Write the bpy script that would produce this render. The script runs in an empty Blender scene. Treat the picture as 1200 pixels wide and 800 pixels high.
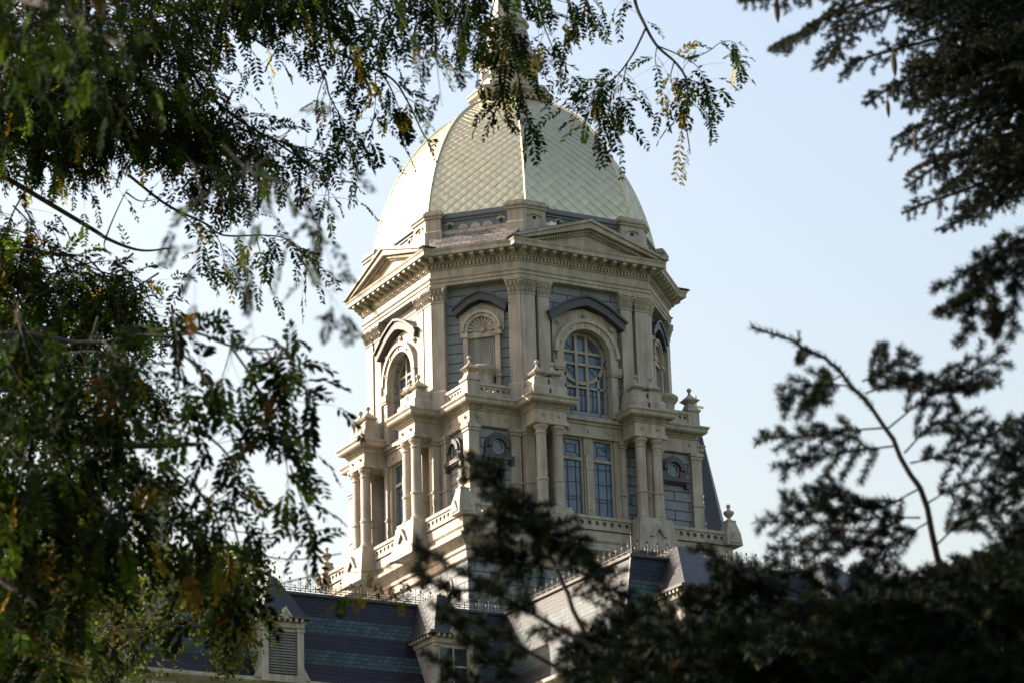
import bpy, bmesh, math, random
import numpy as np
from mathutils import Vector, Matrix
random.seed(7)
RNG = np.random.default_rng(11)
rad = math.radians
scene = bpy.context.scene
col = scene.collection

# ------------------------------------------------------------------ camera
CAM = (-56.492, -100.084, 1.7)
AZ, EL, ROLL = 0.5117866, 0.3323971, -0.0312977
FPX = 3505.8                                        # focal length in pixels of a 1200 wide frame
def _axes():
    f = np.array([math.sin(AZ)*math.cos(EL), math.cos(AZ)*math.cos(EL), math.sin(EL)])
    r = np.array([math.cos(AZ), -math.sin(AZ), 0.0]); u = np.cross(r, f)
    c, s = math.cos(ROLL), math.sin(ROLL)
    return r*c+u*s, -r*s+u*c, f
CR, CU, CF = _axes()
CP = np.array(CAM)
def at(px, py, d):
    """world point seen at photo pixel (px,py), d metres in front of the lens"""
    return CP + (CF + CR*(px-600)/FPX - CU*(py-400)/FPX)*d
cd = bpy.data.cameras.new('camera'); cam = bpy.data.objects.new('camera', cd); col.objects.link(cam)
cam.matrix_world = Matrix(((CR[0],CU[0],-CF[0],CP[0]),(CR[1],CU[1],-CF[1],CP[1]),(CR[2],CU[2],-CF[2],CP[2]),(0,0,0,1)))
cd.sensor_width = 36.0; cd.lens = FPX/1200*36
cd.clip_start = 0.1; cd.clip_end = 3000
cd.dof.use_dof = True; cd.dof.focus_distance = 80.0; cd.dof.aperture_fstop = 7.1; cd.dof.aperture_blades = 7
scene.camera = cam

# ------------------------------------------------------------------ sky, sun, exposure
SUN_EL, SUN_AZ = rad(29.5), rad(-44.3)                  # azimuth from +Y towards +X
w = bpy.data.worlds.new('World'); scene.world = w; w.use_nodes = True
nt = w.node_tree; nt.nodes.clear()
sky = nt.nodes.new('ShaderNodeTexSky'); sky.sky_type = 'NISHITA'; sky.sun_disc = False
sky.sun_elevation = SUN_EL; sky.sun_rotation = SUN_AZ
sky.air_density = 2.1; sky.dust_density = 5.0; sky.ozone_density = 3.0; sky.altitude = 200
bg = nt.nodes.new('ShaderNodeBackground'); bg.inputs[1].default_value = 0.135
wo = nt.nodes.new('ShaderNodeOutputWorld')
wb = nt.nodes.new('ShaderNodeMix'); wb.data_type = 'RGBA'; wb.blend_type = 'MULTIPLY'; wb.inputs[0].default_value = 1.0
wb.inputs[7].default_value = (1.14, .985, .985, 1)           # white balance of the daylight
nt.links.new(sky.outputs[0], wb.inputs[6]); nt.links.new(wb.outputs[2], bg.inputs[0]); nt.links.new(bg.outputs[0], wo.inputs[0])
sd = bpy.data.lights.new('sun', 'SUN'); sd.energy = 5.0; sd.angle = rad(0.53); sd.color = (1.0, 0.93, 0.79)
sun = bpy.data.objects.new('sun', sd); col.objects.link(sun)
sv = Vector((math.sin(SUN_AZ)*math.cos(SUN_EL), math.cos(SUN_AZ)*math.cos(SUN_EL), math.sin(SUN_EL)))
sun.rotation_euler = sv.to_track_quat('Z', 'Y').to_euler(); sun.location = (-60, 40, 90)
scene.view_settings.view_transform = 'Standard'; scene.view_settings.look = 'None'
scene.view_settings.exposure = 1.08; scene.view_settings.gamma = 1.0

# ------------------------------------------------------------------ materials
class NT:
    def __init__(s, name):
        s.m = bpy.data.materials.new(name); s.m.use_nodes = True; s.t = s.m.node_tree; s.t.nodes.clear()
        s.out = s.n('ShaderNodeOutputMaterial'); s.b = s.n('ShaderNodeBsdfPrincipled'); s.l(s.b.outputs[0], s.out.inputs[0])
    def n(s, t, **k):
        x = s.t.nodes.new(t)
        for a, b in k.items(): setattr(x, a, b)
        return x
    def l(s, a, b): s.t.links.new(a, b)
    def noise(s, scale, vec=None, detail=4, rough=.55):
        x = s.n('ShaderNodeTexNoise'); x.inputs['Scale'].default_value = scale
        x.inputs['Detail'].default_value = detail; x.inputs['Roughness'].default_value = rough
        if vec is not None: s.l(vec, x.inputs['Vector'])
        return x.outputs['Fac']
    def ramp(s, fac, stops, interp='LINEAR'):
        x = s.n('ShaderNodeValToRGB'); x.color_ramp.interpolation = interp
        e = x.color_ramp.elements
        while len(e) < len(stops): e.new(.5)
        for i, (p, c) in enumerate(stops):
            e[i].position = p; e[i].color = (*c, 1) if len(c) == 3 else c
        s.l(fac, x.inputs[0]); return x.outputs[0]
    def mix(s, a, b, fac, mode='MULTIPLY'):
        x = s.n('ShaderNodeMix', data_type='RGBA', blend_type=mode)
        if isinstance(fac, (int, float)): x.inputs[0].default_value = fac
        else: s.l(fac, x.inputs[0])
        for i, v in ((6, a), (7, b)):
            if isinstance(v, tuple): x.inputs[i].default_value = (*v, 1)
            else: s.l(v, x.inputs[i])
        return x.outputs[2]
    def pos(s): return s.n('ShaderNodeNewGeometry').outputs['Position']
    def mapped(s, vec, scale):
        x = s.n('ShaderNodeMapping'); x.inputs['Scale'].default_value = scale; s.l(vec, x.inputs[0]); return x.outputs[0]
    def uv(s): return s.n('ShaderNodeUVMap', uv_map='UVMap').outputs[0]
    def bump(s, h, strength, dist):
        x = s.n('ShaderNodeBump'); x.inputs['Strength'].default_value = strength; x.inputs['Distance'].default_value = dist
        s.l(h, x.inputs['Height']); s.l(x.outputs[0], s.b.inputs['Normal'])

def m_paint(name, c, rough=.55, var=.26, streak=.38, bump=.3):
    k = NT(name); p = k.pos()
    f1 = k.noise(1.1, p, 5); f2 = k.noise(1.0, k.mapped(p, (4, 4, .45)), 5, .65); f3 = k.noise(26, p, 3)
    a = k.ramp(f1, [(.3, tuple(v*(1-var) for v in c)), (.7, tuple(min(1, v*(1+var*.35)) for v in c))])
    s = k.ramp(f2, [(.38, (1-streak, 1-streak*1.05, 1-streak*1.15)), (.58, (1, 1, 1))])
    o = k.mix(a, s, .8); g = k.ramp(f3, [(.3, (.86, .86, .86)), (.65, (1, 1, 1))]); o = k.mix(o, g, .6)
    k.l(o, k.b.inputs['Base Color']); k.b.inputs['Roughness'].default_value = rough
    k.bump(f3, bump, .01); return k.m
def m_block(name, c1, c2, mortar, wd, ht, ms, rough=.7):
    k = NT(name); u = k.uv()
    b = k.n('ShaderNodeTexBrick'); k.l(u, b.inputs['Vector'])
    b.inputs['Color1'].default_value = (*c1, 1); b.inputs['Color2'].default_value = (*c2, 1); b.inputs['Mortar'].default_value = (*mortar, 1)
    b.inputs['Scale'].default_value = 1; b.inputs['Brick Width'].default_value = wd; b.inputs['Row Height'].default_value = ht
    b.inputs['Mortar Size'].default_value = ms; b.inputs['Mortar Smooth'].default_value = .3; b.inputs['Bias'].default_value = 0
    p = k.pos(); f = k.noise(1.6, p, 6, .6); f2 = k.noise(18, p, 4)
    o = k.mix(b.outputs['Color'], k.ramp(f, [(.3, (.78, .79, .8)), (.68, (1.05, 1.04, 1.0))]), .85)
    o = k.mix(o, k.ramp(f2, [(.3, (.85, .85, .85)), (.7, (1.05, 1.05, 1.05))]), .8)
    k.l(o, k.b.inputs['Base Color']); k.b.inputs['Roughness'].default_value = rough
    iv = k.n('ShaderNodeMath', operation='MULTIPLY_ADD'); k.l(b.outputs['Fac'], iv.inputs[0]); iv.inputs[1].default_value = -1; iv.inputs[2].default_value = 1
    ad = k.n('ShaderNodeMath', operation='MULTIPLY_ADD'); k.l(f2, ad.inputs[0]); ad.inputs[1].default_value = .15; k.l(iv.outputs[0], ad.inputs[2])
    k.bump(ad.outputs[0], .8, .02); return k.m
def m_slate(name, dark, teal=None, bands=(), wd=.26, ht=.19, rough=.46, spec=.31):
    k = NT(name); u = k.uv()
    b = k.n('ShaderNodeTexBrick'); k.l(u, b.inputs['Vector'])
    b.inputs['Color1'].default_value = (1.5, 1.45, 1.4, 1); b.inputs['Color2'].default_value = (.6, .62, .68, 1); b.inputs['Mortar'].default_value = (.2, .2, .22, 1)
    b.inputs['Scale'].default_value = 1; b.inputs['Brick Width'].default_value = wd; b.inputs['Row Height'].default_value = ht
    b.inputs['Mortar Size'].default_value = .014; b.inputs['Mortar Smooth'].default_value = .1
    p = k.pos(); f = k.noise(1.3, p, 5, .6); f2 = k.noise(14, p, 3)
    base = dark
    if teal:
        z = k.n('ShaderNodeSeparateXYZ'); k.l(p, z.inputs[0])
        mr = k.n('ShaderNodeMapRange'); k.l(z.outputs[2], mr.inputs[0]); mr.inputs[1].default_value = 24; mr.inputs[2].default_value = 29
        st = [(0, dark)]
        for a, c in bands: st += [((a-24)/5, teal), ((c-24)/5, dark)]
        base = k.ramp(mr.outputs[0], st, 'CONSTANT')
    o = k.mix(base, b.outputs['Color'], 1.0)
    o = k.mix(o, k.ramp(f, [(.3, (.7, .7, .72)), (.7, (1.15, 1.12, 1.1))]), .9)
    k.l(o, k.b.inputs['Base Color'])
    rr = k.ramp(f2, [(.3, (rough-.09,)*3), (.7, (rough+.1,)*3)]); k.l(rr, k.b.inputs['Roughness'])
    k.b.inputs['Specular IOR Level'].default_value = spec
    # each course laps the one below: saw-tooth height up the slope
    sp = k.n('ShaderNodeSeparateXYZ'); k.l(u, sp.inputs[0])
    dv = k.n('ShaderNodeMath', operation='DIVIDE'); k.l(sp.outputs[1], dv.inputs[0]); dv.inputs[1].default_value = ht
    fr = k.n('ShaderNodeMath', operation='FRACT'); k.l(dv.outputs[0], fr.inputs[0])
    iv = k.n('ShaderNodeMath', operation='MULTIPLY_ADD'); k.l(fr.outputs[0], iv.inputs[0]); iv.inputs[1].default_value = -.25; iv.inputs[2].default_value = .25
    a2 = k.n('ShaderNodeMath', operation='MULTIPLY_ADD'); k.l(b.outputs['Fac'], a2.inputs[0]); a2.inputs[1].default_value = -.6; k.l(iv.outputs[0], a2.inputs[2])
    a3 = k.n('ShaderNodeMath', operation='MULTIPLY_ADD'); k.l(f2, a3.inputs[0]); a3.inputs[1].default_value = .5; k.l(a2.outputs[0], a3.inputs[2])
    k.bump(a3.outputs[0], .8, .03); return k.m
def m_gold(name, c, rough=.34):
    k = NT(name); p = k.pos(); f = k.noise(2.2, p, 5); f2 = k.noise(30, p, 3)
    k.l(k.ramp(f, [(.3, tuple(v*.86 for v in c)), (.7, c)]), k.b.inputs['Base Color'])
    k.l(k.ramp(f2, [(.3, (rough-.05,)*3), (.7, (rough+.08,)*3)]), k.b.inputs['Roughness'])
    k.b.inputs['Metallic'].default_value = 1; k.bump(k.noise(5, p, 4), .12, .05); return k.m
def m_glass(name, c):
    k = NT(name); p = k.pos(); f = k.noise(3.2, p, 3)
    k.l(k.ramp(f, [(.35, tuple(v*.6 for v in c)), (.65, c)]), k.b.inputs['Base Color'])
    k.b.inputs['Roughness'].default_value = .06; k.b.inputs['Specular IOR Level'].default_value = .5
    k.b.inputs['IOR'].default_value = 1.45
    k.bump(k.noise(2.3, p, 2), .06, .05); return k.m
def m_leaf(name, trans=.35, rough=.65, spec=.1):
    k = NT(name); a = k.n('ShaderNodeVertexColor', layer_name='leaf_colour')
    p = k.pos(); f = k.noise(60, p, 2)
    o = k.mix(a.outputs[0], k.ramp(f, [(.3, (.75, .75, .75)), (.7, (1.15, 1.15, 1.1))]), .8)
    k.l(o, k.b.inputs['Base Color']); k.b.inputs['Roughness'].default_value = rough; k.b.inputs['Specular IOR Level'].default_value = spec
    t = k.n('ShaderNodeBsdfTranslucent'); g = k.mix(o, (1.3, 1.5, .55), 1.0); k.l(g, t.inputs[0])
    mx = k.n('ShaderNodeMixShader'); mx.inputs[0].default_value = trans
    k.l(k.b.outputs[0], mx.inputs[1]); k.l(t.outputs[0], mx.inputs[2]); k.l(mx.outputs[0], k.out.inputs[0]); return k.m
def m_bark(name, c):
    k = NT(name); p = k.pos(); f = k.noise(9, k.mapped(p, (3, 3, .6)), 6, .7)
    k.l(k.ramp(f, [(.3, tuple(v*.45 for v in c)), (.7, c)]), k.b.inputs['Base Color']); k.b.inputs['Roughness'].default_value = .9
    k.bump(f, .8, .03); return k.m

M = dict(
    cream=m_paint('cream_painted_stone', (.41, .36, .295)),
    wall=m_block('blue_grey_block', (.20, .225, .25), (.23, .255, .28), (.05, .055, .06), 1.32, .388, .026),
    brick=m_block('cream_brick', (.34, .29, .22), (.28, .24, .18), (.20, .18, .15), .24, .085, .008),
    dark=m_paint('slate_grey_trim', (.05, .049, .058), .5, .25, .2),
    attic=m_paint('blue_grey_attic_paint', (.12, .14, .165), .5, .2, .2),
    slate=m_slate('banded_slate', (.009, .0085, .012), (.028, .052, .054), ((25.03, 25.63), (26.32, 26.97))),
    slate_dark=m_slate('purple_slate', (.008, .0078, .011), spec=.6),
    shingle=m_slate('weathered_shingle', (.17, .15, .14), wd=.42, ht=.2, rough=.6, spec=.3),
    gold=m_gold('gold_leaf', (.585, .525, .335), .38),
    goldtrim=m_gold('gold_trim', (.95, .78, .42), .3),
    goldpaint=m_paint('pale_gold_paint', (.72, .60, .32), .4, .1, .05),
    iron=m_paint('black_iron', (.03, .032, .035), .45, .3, .2),
    glass=m_glass('window_glass', (.09, .155, .25)), glass_dark=m_glass('dormer_glass', (.022, .026, .032)),
    void=m_paint('dark_opening', (.015, .015, .016), .8, .2, .1),
    louver=m_paint('weathered_louver', (.17, .155, .13), .6),
    niche=m_paint('niche_grey', (.33, .31, .29), .6),
    leaf=m_leaf('locust_leaf', .20, .8, .03), leaf_sun=m_leaf('sunlit_locust_leaf', .48, .7, .06), leafb=m_leaf('small_tree_leaf', .42), needle=m_leaf('spruce_needle', .05, .6, .1),  # leaf_sun: sunlit look put into a more translucent copy of the locust leaf
    bark=m_bark('locust_bark', (.045, .035, .026)), barks=m_bark('spruce_bark', (.028, .021, .017)),
    cone=m_bark('cone_scales', (.05, .03, .02)),
)
kg = NT('lawn'); fg = kg.noise(.6, kg.pos(), 6); kg.l(kg.ramp(fg, [(.3, (.035, .06, .02)), (.7, (.07, .10, .03))]), kg.b.inputs['Base Color']); kg.b.inputs['Roughness'].default_value = .9
kg.bump(kg.noise(40, kg.pos(), 3), .6, .05); M['lawn'] = kg.m

# ------------------------------------------------------------------ mesh builder
class MB:
    def __init__(s): s.v = []; s.f = []
    def add(s, vs, fs):
        o = len(s.v); s.v += [tuple(map(float, p)) for p in vs]; s.f += [tuple(i+o for i in f) for f in fs]; return s
    def box(s, x0, x1, y0, y1, z0, z1):
        return s.add([(x0,y0,z0),(x1,y0,z0),(x1,y1,z0),(x0,y1,z0),(x0,y0,z1),(x1,y0,z1),(x1,y1,z1),(x0,y1,z1)],
                     [(0,3,2,1),(4,5,6,7),(0,1,5,4),(1,2,6,5),(2,3,7,6),(3,0,4,7)])
    def taper(s, x0, x1, y0, y1, z0, z1, dx, dy, dyb=None):
        """box whose top is inset by dx, dy (front) and dyb (back)"""
        dyb = dy if dyb is None else dyb
        return s.add([(x0,y0,z0),(x1,y0,z0),(x1,y1,z0),(x0,y1,z0),(x0+dx,y0+dy,z1),(x1-dx,y0+dy,z1),(x1-dx,y1-dyb,z1),(x0+dx,y1-dyb,z1)],
                     [(0,3,2,1),(4,5,6,7),(0,1,5,4),(1,2,6,5),(2,3,7,6),(3,0,4,7)])
    def prism(s, pts, vec):
        """closed polygon of 3d points extruded along vec"""
        n = len(pts); q = [tuple(np.add(p, vec)) for p in pts]
        return s.add(list(pts)+q, [tuple(range(n)), tuple(range(2*n-1, n-1, -1))] + [(i, i+n, (i+1) % n+n, (i+1) % n) for i in range(n)])
    def pxz(s, pts, y0, y1): return s.prism([(x, y0, z) for x, z in pts], (0, y1-y0, 0))
    def strip(s, outer, inner, y0, y1):
        """band in the xz plane between two polylines of equal length, extruded in y (arches, hoods)"""
        n = len(outer); vs = []
        for y in (y0, y1):
            vs += [(x, y, z) for x, z in outer] + [(x, y, z) for x, z in inner]
        fs = []
        for i in range(n-1):
            a, b, c, d = i, i+1, n+i+1, n+i
            fs += [(a,d,c,b), (a+2*n,b+2*n,c+2*n,d+2*n), (a,b,b+2*n,a+2*n), (d,d+2*n,c+2*n,c)]
        fs += [(0,2*n,3*n,n), (n-1,2*n-1,4*n-1,3*n-1)]
        return s.add(vs, fs)
    def loft(s, loops, cap=True):
        n = len(loops[0]); vs = [p for L in loops for p in L]
        fs = [(k*n+i, k*n+(i+1) % n, (k+1)*n+(i+1) % n, (k+1)*n+i) for k in range(len(loops)-1) for i in range(n)]
        if cap: fs += [tuple(range(n-1, -1, -1)), tuple((len(loops)-1)*n+i for i in range(n))]
        return s.add(vs, fs)
    def lathe(s, prof, cx, cy, n=16, z0=0, half=False):
        loops = [[(cx+r*math.cos(2*math.pi*i/n), cy+r*math.sin(2*math.pi*i/n), z+z0) for i in range(n)] for r, z in prof]
        return s.loft(loops)
    def tube(s, pts, rs, n=6):
        P = [Vector(p) for p in pts]; loops = []; u = None
        for i, p in enumerate(P):
            t = (P[min(i+1, len(P)-1)]-P[max(i-1, 0)])
            if t.length < 1e-9: t = Vector((0, 0, 1))
            t.normalize()
            if u is None: u = t.orthogonal().normalized()
            else:
                u = u-t*u.dot(t); u = u.normalized() if u.length > 1e-6 else t.orthogonal().normalized()
            v = t.cross(u); r = rs[i] if hasattr(rs, '__len__') else rs
            loops.append([tuple(p+(u*math.cos(2*math.pi*k/n)+v*math.sin(2*math.pi*k/n))*r) for k in range(n)])
        return s.loft(loops)
    def disc_y(s, cx, cz, r, y0, y1, n=20): return s.pxz([(cx+r*math.cos(2*math.pi*i/n), cz+r*math.sin(2*math.pi*i/n)) for i in range(n)], y0, y1)
    def ring_y(s, cx, cz, r0, r1, y0, y1, a0=0, a1=360, n=28):
        A = [rad(a0+(a1-a0)*i/n) for i in range(n+1)]
        return s.strip([(cx+r1*math.cos(a), cz+r1*math.sin(a)) for a in A], [(cx+r0*math.cos(a), cz+r0*math.sin(a)) for a in A], y0, y1)
    def holes(s, x0, x1, y0, y1, z0, z1, n, r, seg=12):
        """panel facing -y pierced by a row of n round holes"""
        cw = (x1-x0)/n; zc = (z0+z1)/2
        for i in range(n):
            a, b = x0+i*cw, x0+(i+1)*cw; xc = (a+b)/2
            inn = []; out = []
            for k in range(seg):
                t = 2*math.pi*(k+.5)/seg; c, q = math.cos(t), math.sin(t)
                inn.append((xc+r*c, zc+r*q)); m = min(cw/2/max(abs(c), 1e-6), (z1-z0)/2/max(abs(q), 1e-6)); out.append((xc+m*c, zc+m*q))
            vs = [(x, y, z) for y in (y0, y1) for L in (inn, out) for x, z in L]; S = seg; fs = []
            for k in range(S):
                j = (k+1) % S
                fs += [(k, j, S+j, S+k), (2*S+k, 3*S+k, 3*S+j, 2*S+j), (k, 2*S+k, 2*S+j, j)]
            s.add(vs, fs)
            for xx, zz in ((a, z0), (b, z0), (a, z1), (b, z1)):     # the corner bits the ring leaves
                sx, sz = (1 if xx > xc else -1), (1 if zz > zc else -1)
                pts = [p for p in out if (p[0]-xc)*sx > 0 and (p[1]-zc)*sz > 0]
                e = [p for p in pts if abs(abs(p[0]-xc)-cw/2) < 1e-6]; f = [p for p in pts if abs(abs(p[1]-zc)-(z1-z0)/2) < 1e-6]
                if e and f:
                    pe = max(e, key=lambda p: abs(p[1]-zc)); pf = max(f, key=lambda p: abs(p[0]-xc))
                    s.add([(xx, y0, zz), (pe[0], y0, pe[1]), (pf[0], y0, pf[1])], [(0, 1, 2)])
        s.box(x0, x1, y0, y1, z1, z1+.02); s.box(x0, x1, y0, y1, z0-.02, z0); return s
    def merge(s, o, rz=0):
        c, q = math.cos(rz), math.sin(rz)
        return s.add([(x*c-y*q, x*q+y*c, z) for x, y, z in o.v], o.f)
    def build(s, name, m, parent=None, rz=0, smooth=False, loc=None):
        me = bpy.data.meshes.new(name); me.from_pydata(s.v, [], s.f); 
        bm = bmesh.new(); bm.from_mesh(me); bmesh.ops.recalc_face_normals(bm, faces=bm.faces)
        L = bm.loops.layers.uv.new('UVMap')
        for f in bm.faces:
            n = f.normal
            h = math.hypot(n.x, n.y)
            if h > .25:
                tx, ty = -n.y/h, n.x/h; k = 1/h
                for lp in f.loops: c = lp.vert.co; lp[L].uv = (c.x*tx+c.y*ty, c.z*k)
            else:
                for lp in f.loops: lp[L].uv = (lp.vert.co.x, lp.vert.co.y)
        bm.to_mesh(me); bm.free()
        if smooth:
            me.shade_smooth()
            try: me.set_sharp_from_angle(angle=rad(40))
            except Exception: pass
        me.materials.append(M[m] if isinstance(m, str) else m)
        o = bpy.data.objects.new(name, me); col.objects.link(o)
        if parent: o.parent = parent
        o.rotation_euler = (0, 0, rz)
        if loc: o.location = loc
        return o
def copy_tree(o, parent=None, rz=None, loc=None):
    c = o.copy(); col.objects.link(c); c.parent = parent if parent else o.parent
    if rz is not None: c.rotation_euler = (0, 0, rz)
    if loc is not None: c.location = loc
    for ch in [x for x in col.objects if x.parent == o]:
        d = ch.copy(); col.objects.link(d); d.parent = c
    return c
def thing(name, label, cat, loc=(0, 0, 0), group=None):
    o = bpy.data.objects.new(name, None); col.objects.link(o); o.location = loc; o['label'] = label; o['category'] = cat
    if group: o['group'] = group
    return o

# ------------------------------------------------------------------ ground
g = MB(); g.add([(-900,-700,0),(900,-700,0),(900,1100,0),(-900,1100,0)], [(0,1,2,3)]); go = g.build('lawn', 'lawn'); go['kind'] = 'structure'

# ================================================================== THE DOMED BUILDING
B = thing('domed_building', 'cream stone building with tall octagonal tower under a gilded dome and dark slate mansard roofs', 'building')
A90 = rad(-90); SIDES = (0, rad(-90), rad(90)); DIAG = (rad(-45), rad(45), rad(-135))
def offs(poly, d):
    """polygon (ccw) pushed outwards by d with mitred corners"""
    n = len(poly); out = []
    for i in range(n):
        p0, p1, p2 = (np.array(poly[(i+k) % n], float) for k in (-1, 0, 1))
        e1 = p1-p0; e2 = p2-p1; e1 /= np.linalg.norm(e1); e2 /= np.linalg.norm(e2)
        n1 = np.array([e1[1], -e1[0]]); n2 = np.array([e2[1], -e2[0]])
        out.append(tuple(p1+(n1+n2)*d/(1+n1@n2)))
    return out
def ringprof(mb, poly, prof):
    mb.loft([[(x, y, z) for x, y in offs(poly, o)] for o, z in prof]); return mb
def sq(h): return [(-h,-h),(h,-h),(h,h),(-h,h)]
def octa(f, wd): return [(-wd,-f),(wd,-f),(f,-wd),(f,wd),(wd,f),(-wd,f),(-f,wd),(-f,-wd)]
def lerp_oct(t):
    q = []
    for k in range(4):
        c, s_ = [(1, 0), (0, 1), (-1, 0), (0, -1)][k]
        for x, y in ((-2.9-.56*t, -5.46-.24*t), (-2.9-.56*t, -5.46-.60*t), (2.9+.56*t, -5.46-.60*t), (2.9+.56*t, -5.46-.24*t)):
            q.append((x*c-y*s_, x*s_+y*c))
    return q

# ---- base block below the balustrade
ringprof(MB(), sq(5.58), [(0, 20), (0, 30.32)]).build('base_wall', 'wall', B)
ringprof(MB(), sq(5.58), [(.02, 30.3), (.10, 30.36), (.10, 30.62), (.16, 30.68), (.16, 30.8), (.24, 30.88), (.42, 31.02), (.5, 31.08), (.5, 31.2), (.42, 31.24),
         (.3, 31.3), (.3, 31.42), (.36, 31.5), (.36, 31.84), (.3, 31.9), (-.4, 31.9)]).build('base_cornice', 'cream', B)
def pierced_rail(x0, x1, y, z0, z1, n, r, name, rz, t=.16):
    m = MB(); m.holes(x0, x1, y, y+t, z0+.02, z1-.02, n, r)
    m.box(x0-.002, x1+.002, y-.05, y+t+.05, z1, z1+.12); m.box(x0-.001, x1+.001, y-.03, y+t+.03, z0-.10, z0-.001)
    return m.build(name, 'cream', B, rz)
for rz in SIDES:
    for a, b, n in ((-5.62, -3.12, 8), (-1.32, 1.32, 8), (3.12, 5.62, 8)):
        pierced_rail(a, b, -5.96, 32.0, 32.32, n, .092, 'balustrade', rz)
# ---- corner obelisks with urns
URN = [(.0, 0), (.13, 0), (.13, .05), (.07, .09), (.06, .13), (.17, .24), (.215, .33), (.20, .39), (.11, .43), (.07, .47), (.055, .53), (.085, .58), (.085, .63), (.05, .68), (.0, .70)]
def obelisk(x, y):
    m = MB(); h = .36
    m.taper(x-h, x+h, y-h, y+h, 31.88, 32.4, .05, .05); m.taper(x-h+.06, x+h-.06, y-h+.06, y+h-.06, 32.4, 32.86, .12, .12); m.box(x-.2, x+.2, y-.2, y+.2, 32.86, 32.91)
    for sx, sy in ((0, -1), (-1, 0), (1, 0)):
        if sx == 0: m.pxz([(x-.25, 31.96), (x+.25, 31.96), (x, 32.42)], y-h-.03, y-h+.1)
        else: m.prism([(x+sx*(h+.03), y-.25, 31.96), (x+sx*(h+.03), y+.25, 31.96), (x+sx*(h+.03), y, 32.42)], (-sx*.1, 0, 0))
    o = m.build('obelisk', 'cream', B)
    u = MB(); u.lathe([(r, z) for r, z in URN], x, y, 18, 32.91); u.build('urn_finial', 'cream', o, smooth=True)
for x, y in ((-5.88, -5.88), (5.88, -5.88), (-5.88, 5.88)): obelisk(x, y)

# ---- lower storey
ringprof(MB(), sq(5.02), [(0, 31.9), (0, 36.2)]).build('lower_wall', 'wall', B)
def pil_lower(x0, x1, y0, y1, rz):
    m = MB(); m.box(x0, x1, y0, y1, 31.95, 35.5)
    for z0, z1, e in ((31.96, 32.62, .05), (33.58, 33.66, .035), (35.5, 35.62, .04), (35.62, 35.76, .08)): m.box(x0-e, x1+e, y0-e, y1, z0, z1)
    return m.build('pilaster', 'cream', B, rz)
for rz in SIDES:
    for s in (-1, 1):
        a, b = sorted((s*3.36, s*2.94)); pil_lower(a, b, -5.2, -4.98, rz)
        a, b = sorted((s*2.86, s*2.5)); pil_lower(a, b, -5.5, -4.98, rz)
        a, b = sorted((s*1.62, s*1.4)); pil_lower(a, b, -5.35, -4.98, rz)
for x, y in ((-1, -1), (1, -1), (-1, 1)):
    m = MB(); x0, x1 = sorted((x*5.19, x*4.74)); y0, y1 = sorted((y*5.19, y*4.74)); m.box(x0, x1, y0, y1, 31.95, 35.5)
    for z0, z1, e in ((31.96, 32.62, .05), (33.58, 33.66, .035), (35.5, 35.62, .04), (35.62, 35.76, .08)): m.box(x0-e, x1+e, y0-e, y1+e, z0, z1)
    m.build('corner_pilaster', 'cream', B)
# oculus windows with slate-grey hoods
def oculus(x, rz):
    m = MB(); z = 34.98; y = -5.02
    m.ring_y(x, z, .27, .56, y-.16, y+.02, -8, 188, 24); m.ring_y(x, z, .30, .47, y-.24, y-.15, -2, 182, 24)
    m.box(x-.56, x-.27, y-.16, y+.02, z-.34, z-.04); m.box(x+.27, x+.56, y-.16, y+.02, z-.34, z-.04)
    m.ring_y(x, z, .262, .40, y-.12, y+.02, 0, 360, 30)
    m.box(x-.64, x+.64, y-.24, y+.02, z-.50, z-.34); m.box(x-.54, x+.54, y-.13, y+.02, z-.58, z-.50)
    for i in range(9): m.box(x-.5+i*.112, x-.44+i*.112, y-.18, y-.1, z-.56, z-.502)
    for s in (-1, 1): m.box(x+s*.58-.07, x+s*.58+.07, y-.2, y+.02, z-.72, z-.50)
    o = m.build('oculus_window', 'dark', B, rz)
    MB().disc_y(x, z, .268, y-.05, y+.01, 24).build('glass_pane', 'glass', o)
    MB().ring_y(x, z, .225, .27, y-.11, y-.04).build('window_frame', 'cream', o)
for rz in (0, A90):
    for s in (-1, 1): oculus(s*3.9, rz)
# columns on pedestals
def column(x, y, rz):
    z = 32.5
    prof = [(.0, 0), (.27, 0), (.27, .07), (.245, .09), (.255, .13), (.225, .17), (.215, .22), (.22, 1.02), (.245, 1.04), (.25, 1.08), (.245, 1.12), (.21, 1.15), (.2, 2.86), (.23, 2.88), (.23, 2.93), (.2, 2.95), (.2, 3.05), (.25, 3.11), (.28, 3.16), (.28, 3.22), (0, 3.22)]
    return MB().lathe(prof, x, y, 20, z).build('column', 'cream', B, rz, smooth=True)
def col_pedestal(s, rz):
    m = MB(); xc = s*2.2; y1 = -5.6
    m.taper(xc-.92, xc+.92, -6.62, y1, 31.1, 31.62, .06, .06, 0); m.taper(xc-.84, xc+.84, -6.55, y1, 31.62, 32.38, .1, .1, 0); m.box(xc-.7, xc+.7, -6.43, y1, 32.38, 32.5)
    m.strip([(xc-.38, 31.72), (xc, 32.22), (xc+.38, 31.72)], [(xc-.24, 31.72), (xc, 32.05), (xc+.24, 31.72)], -6.62, -6.4)
    m.disc_y(xc, 32.44, .03, -6.45, -6.4, 8)
    return m.build('column_pedestal', 'cream', B, rz)
for rz in SIDES:
    for s in (-1, 1):
        col_pedestal(s, rz)
        for dx in (-.36, .36): column(s*2.2+dx, -6.08, rz)
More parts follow.
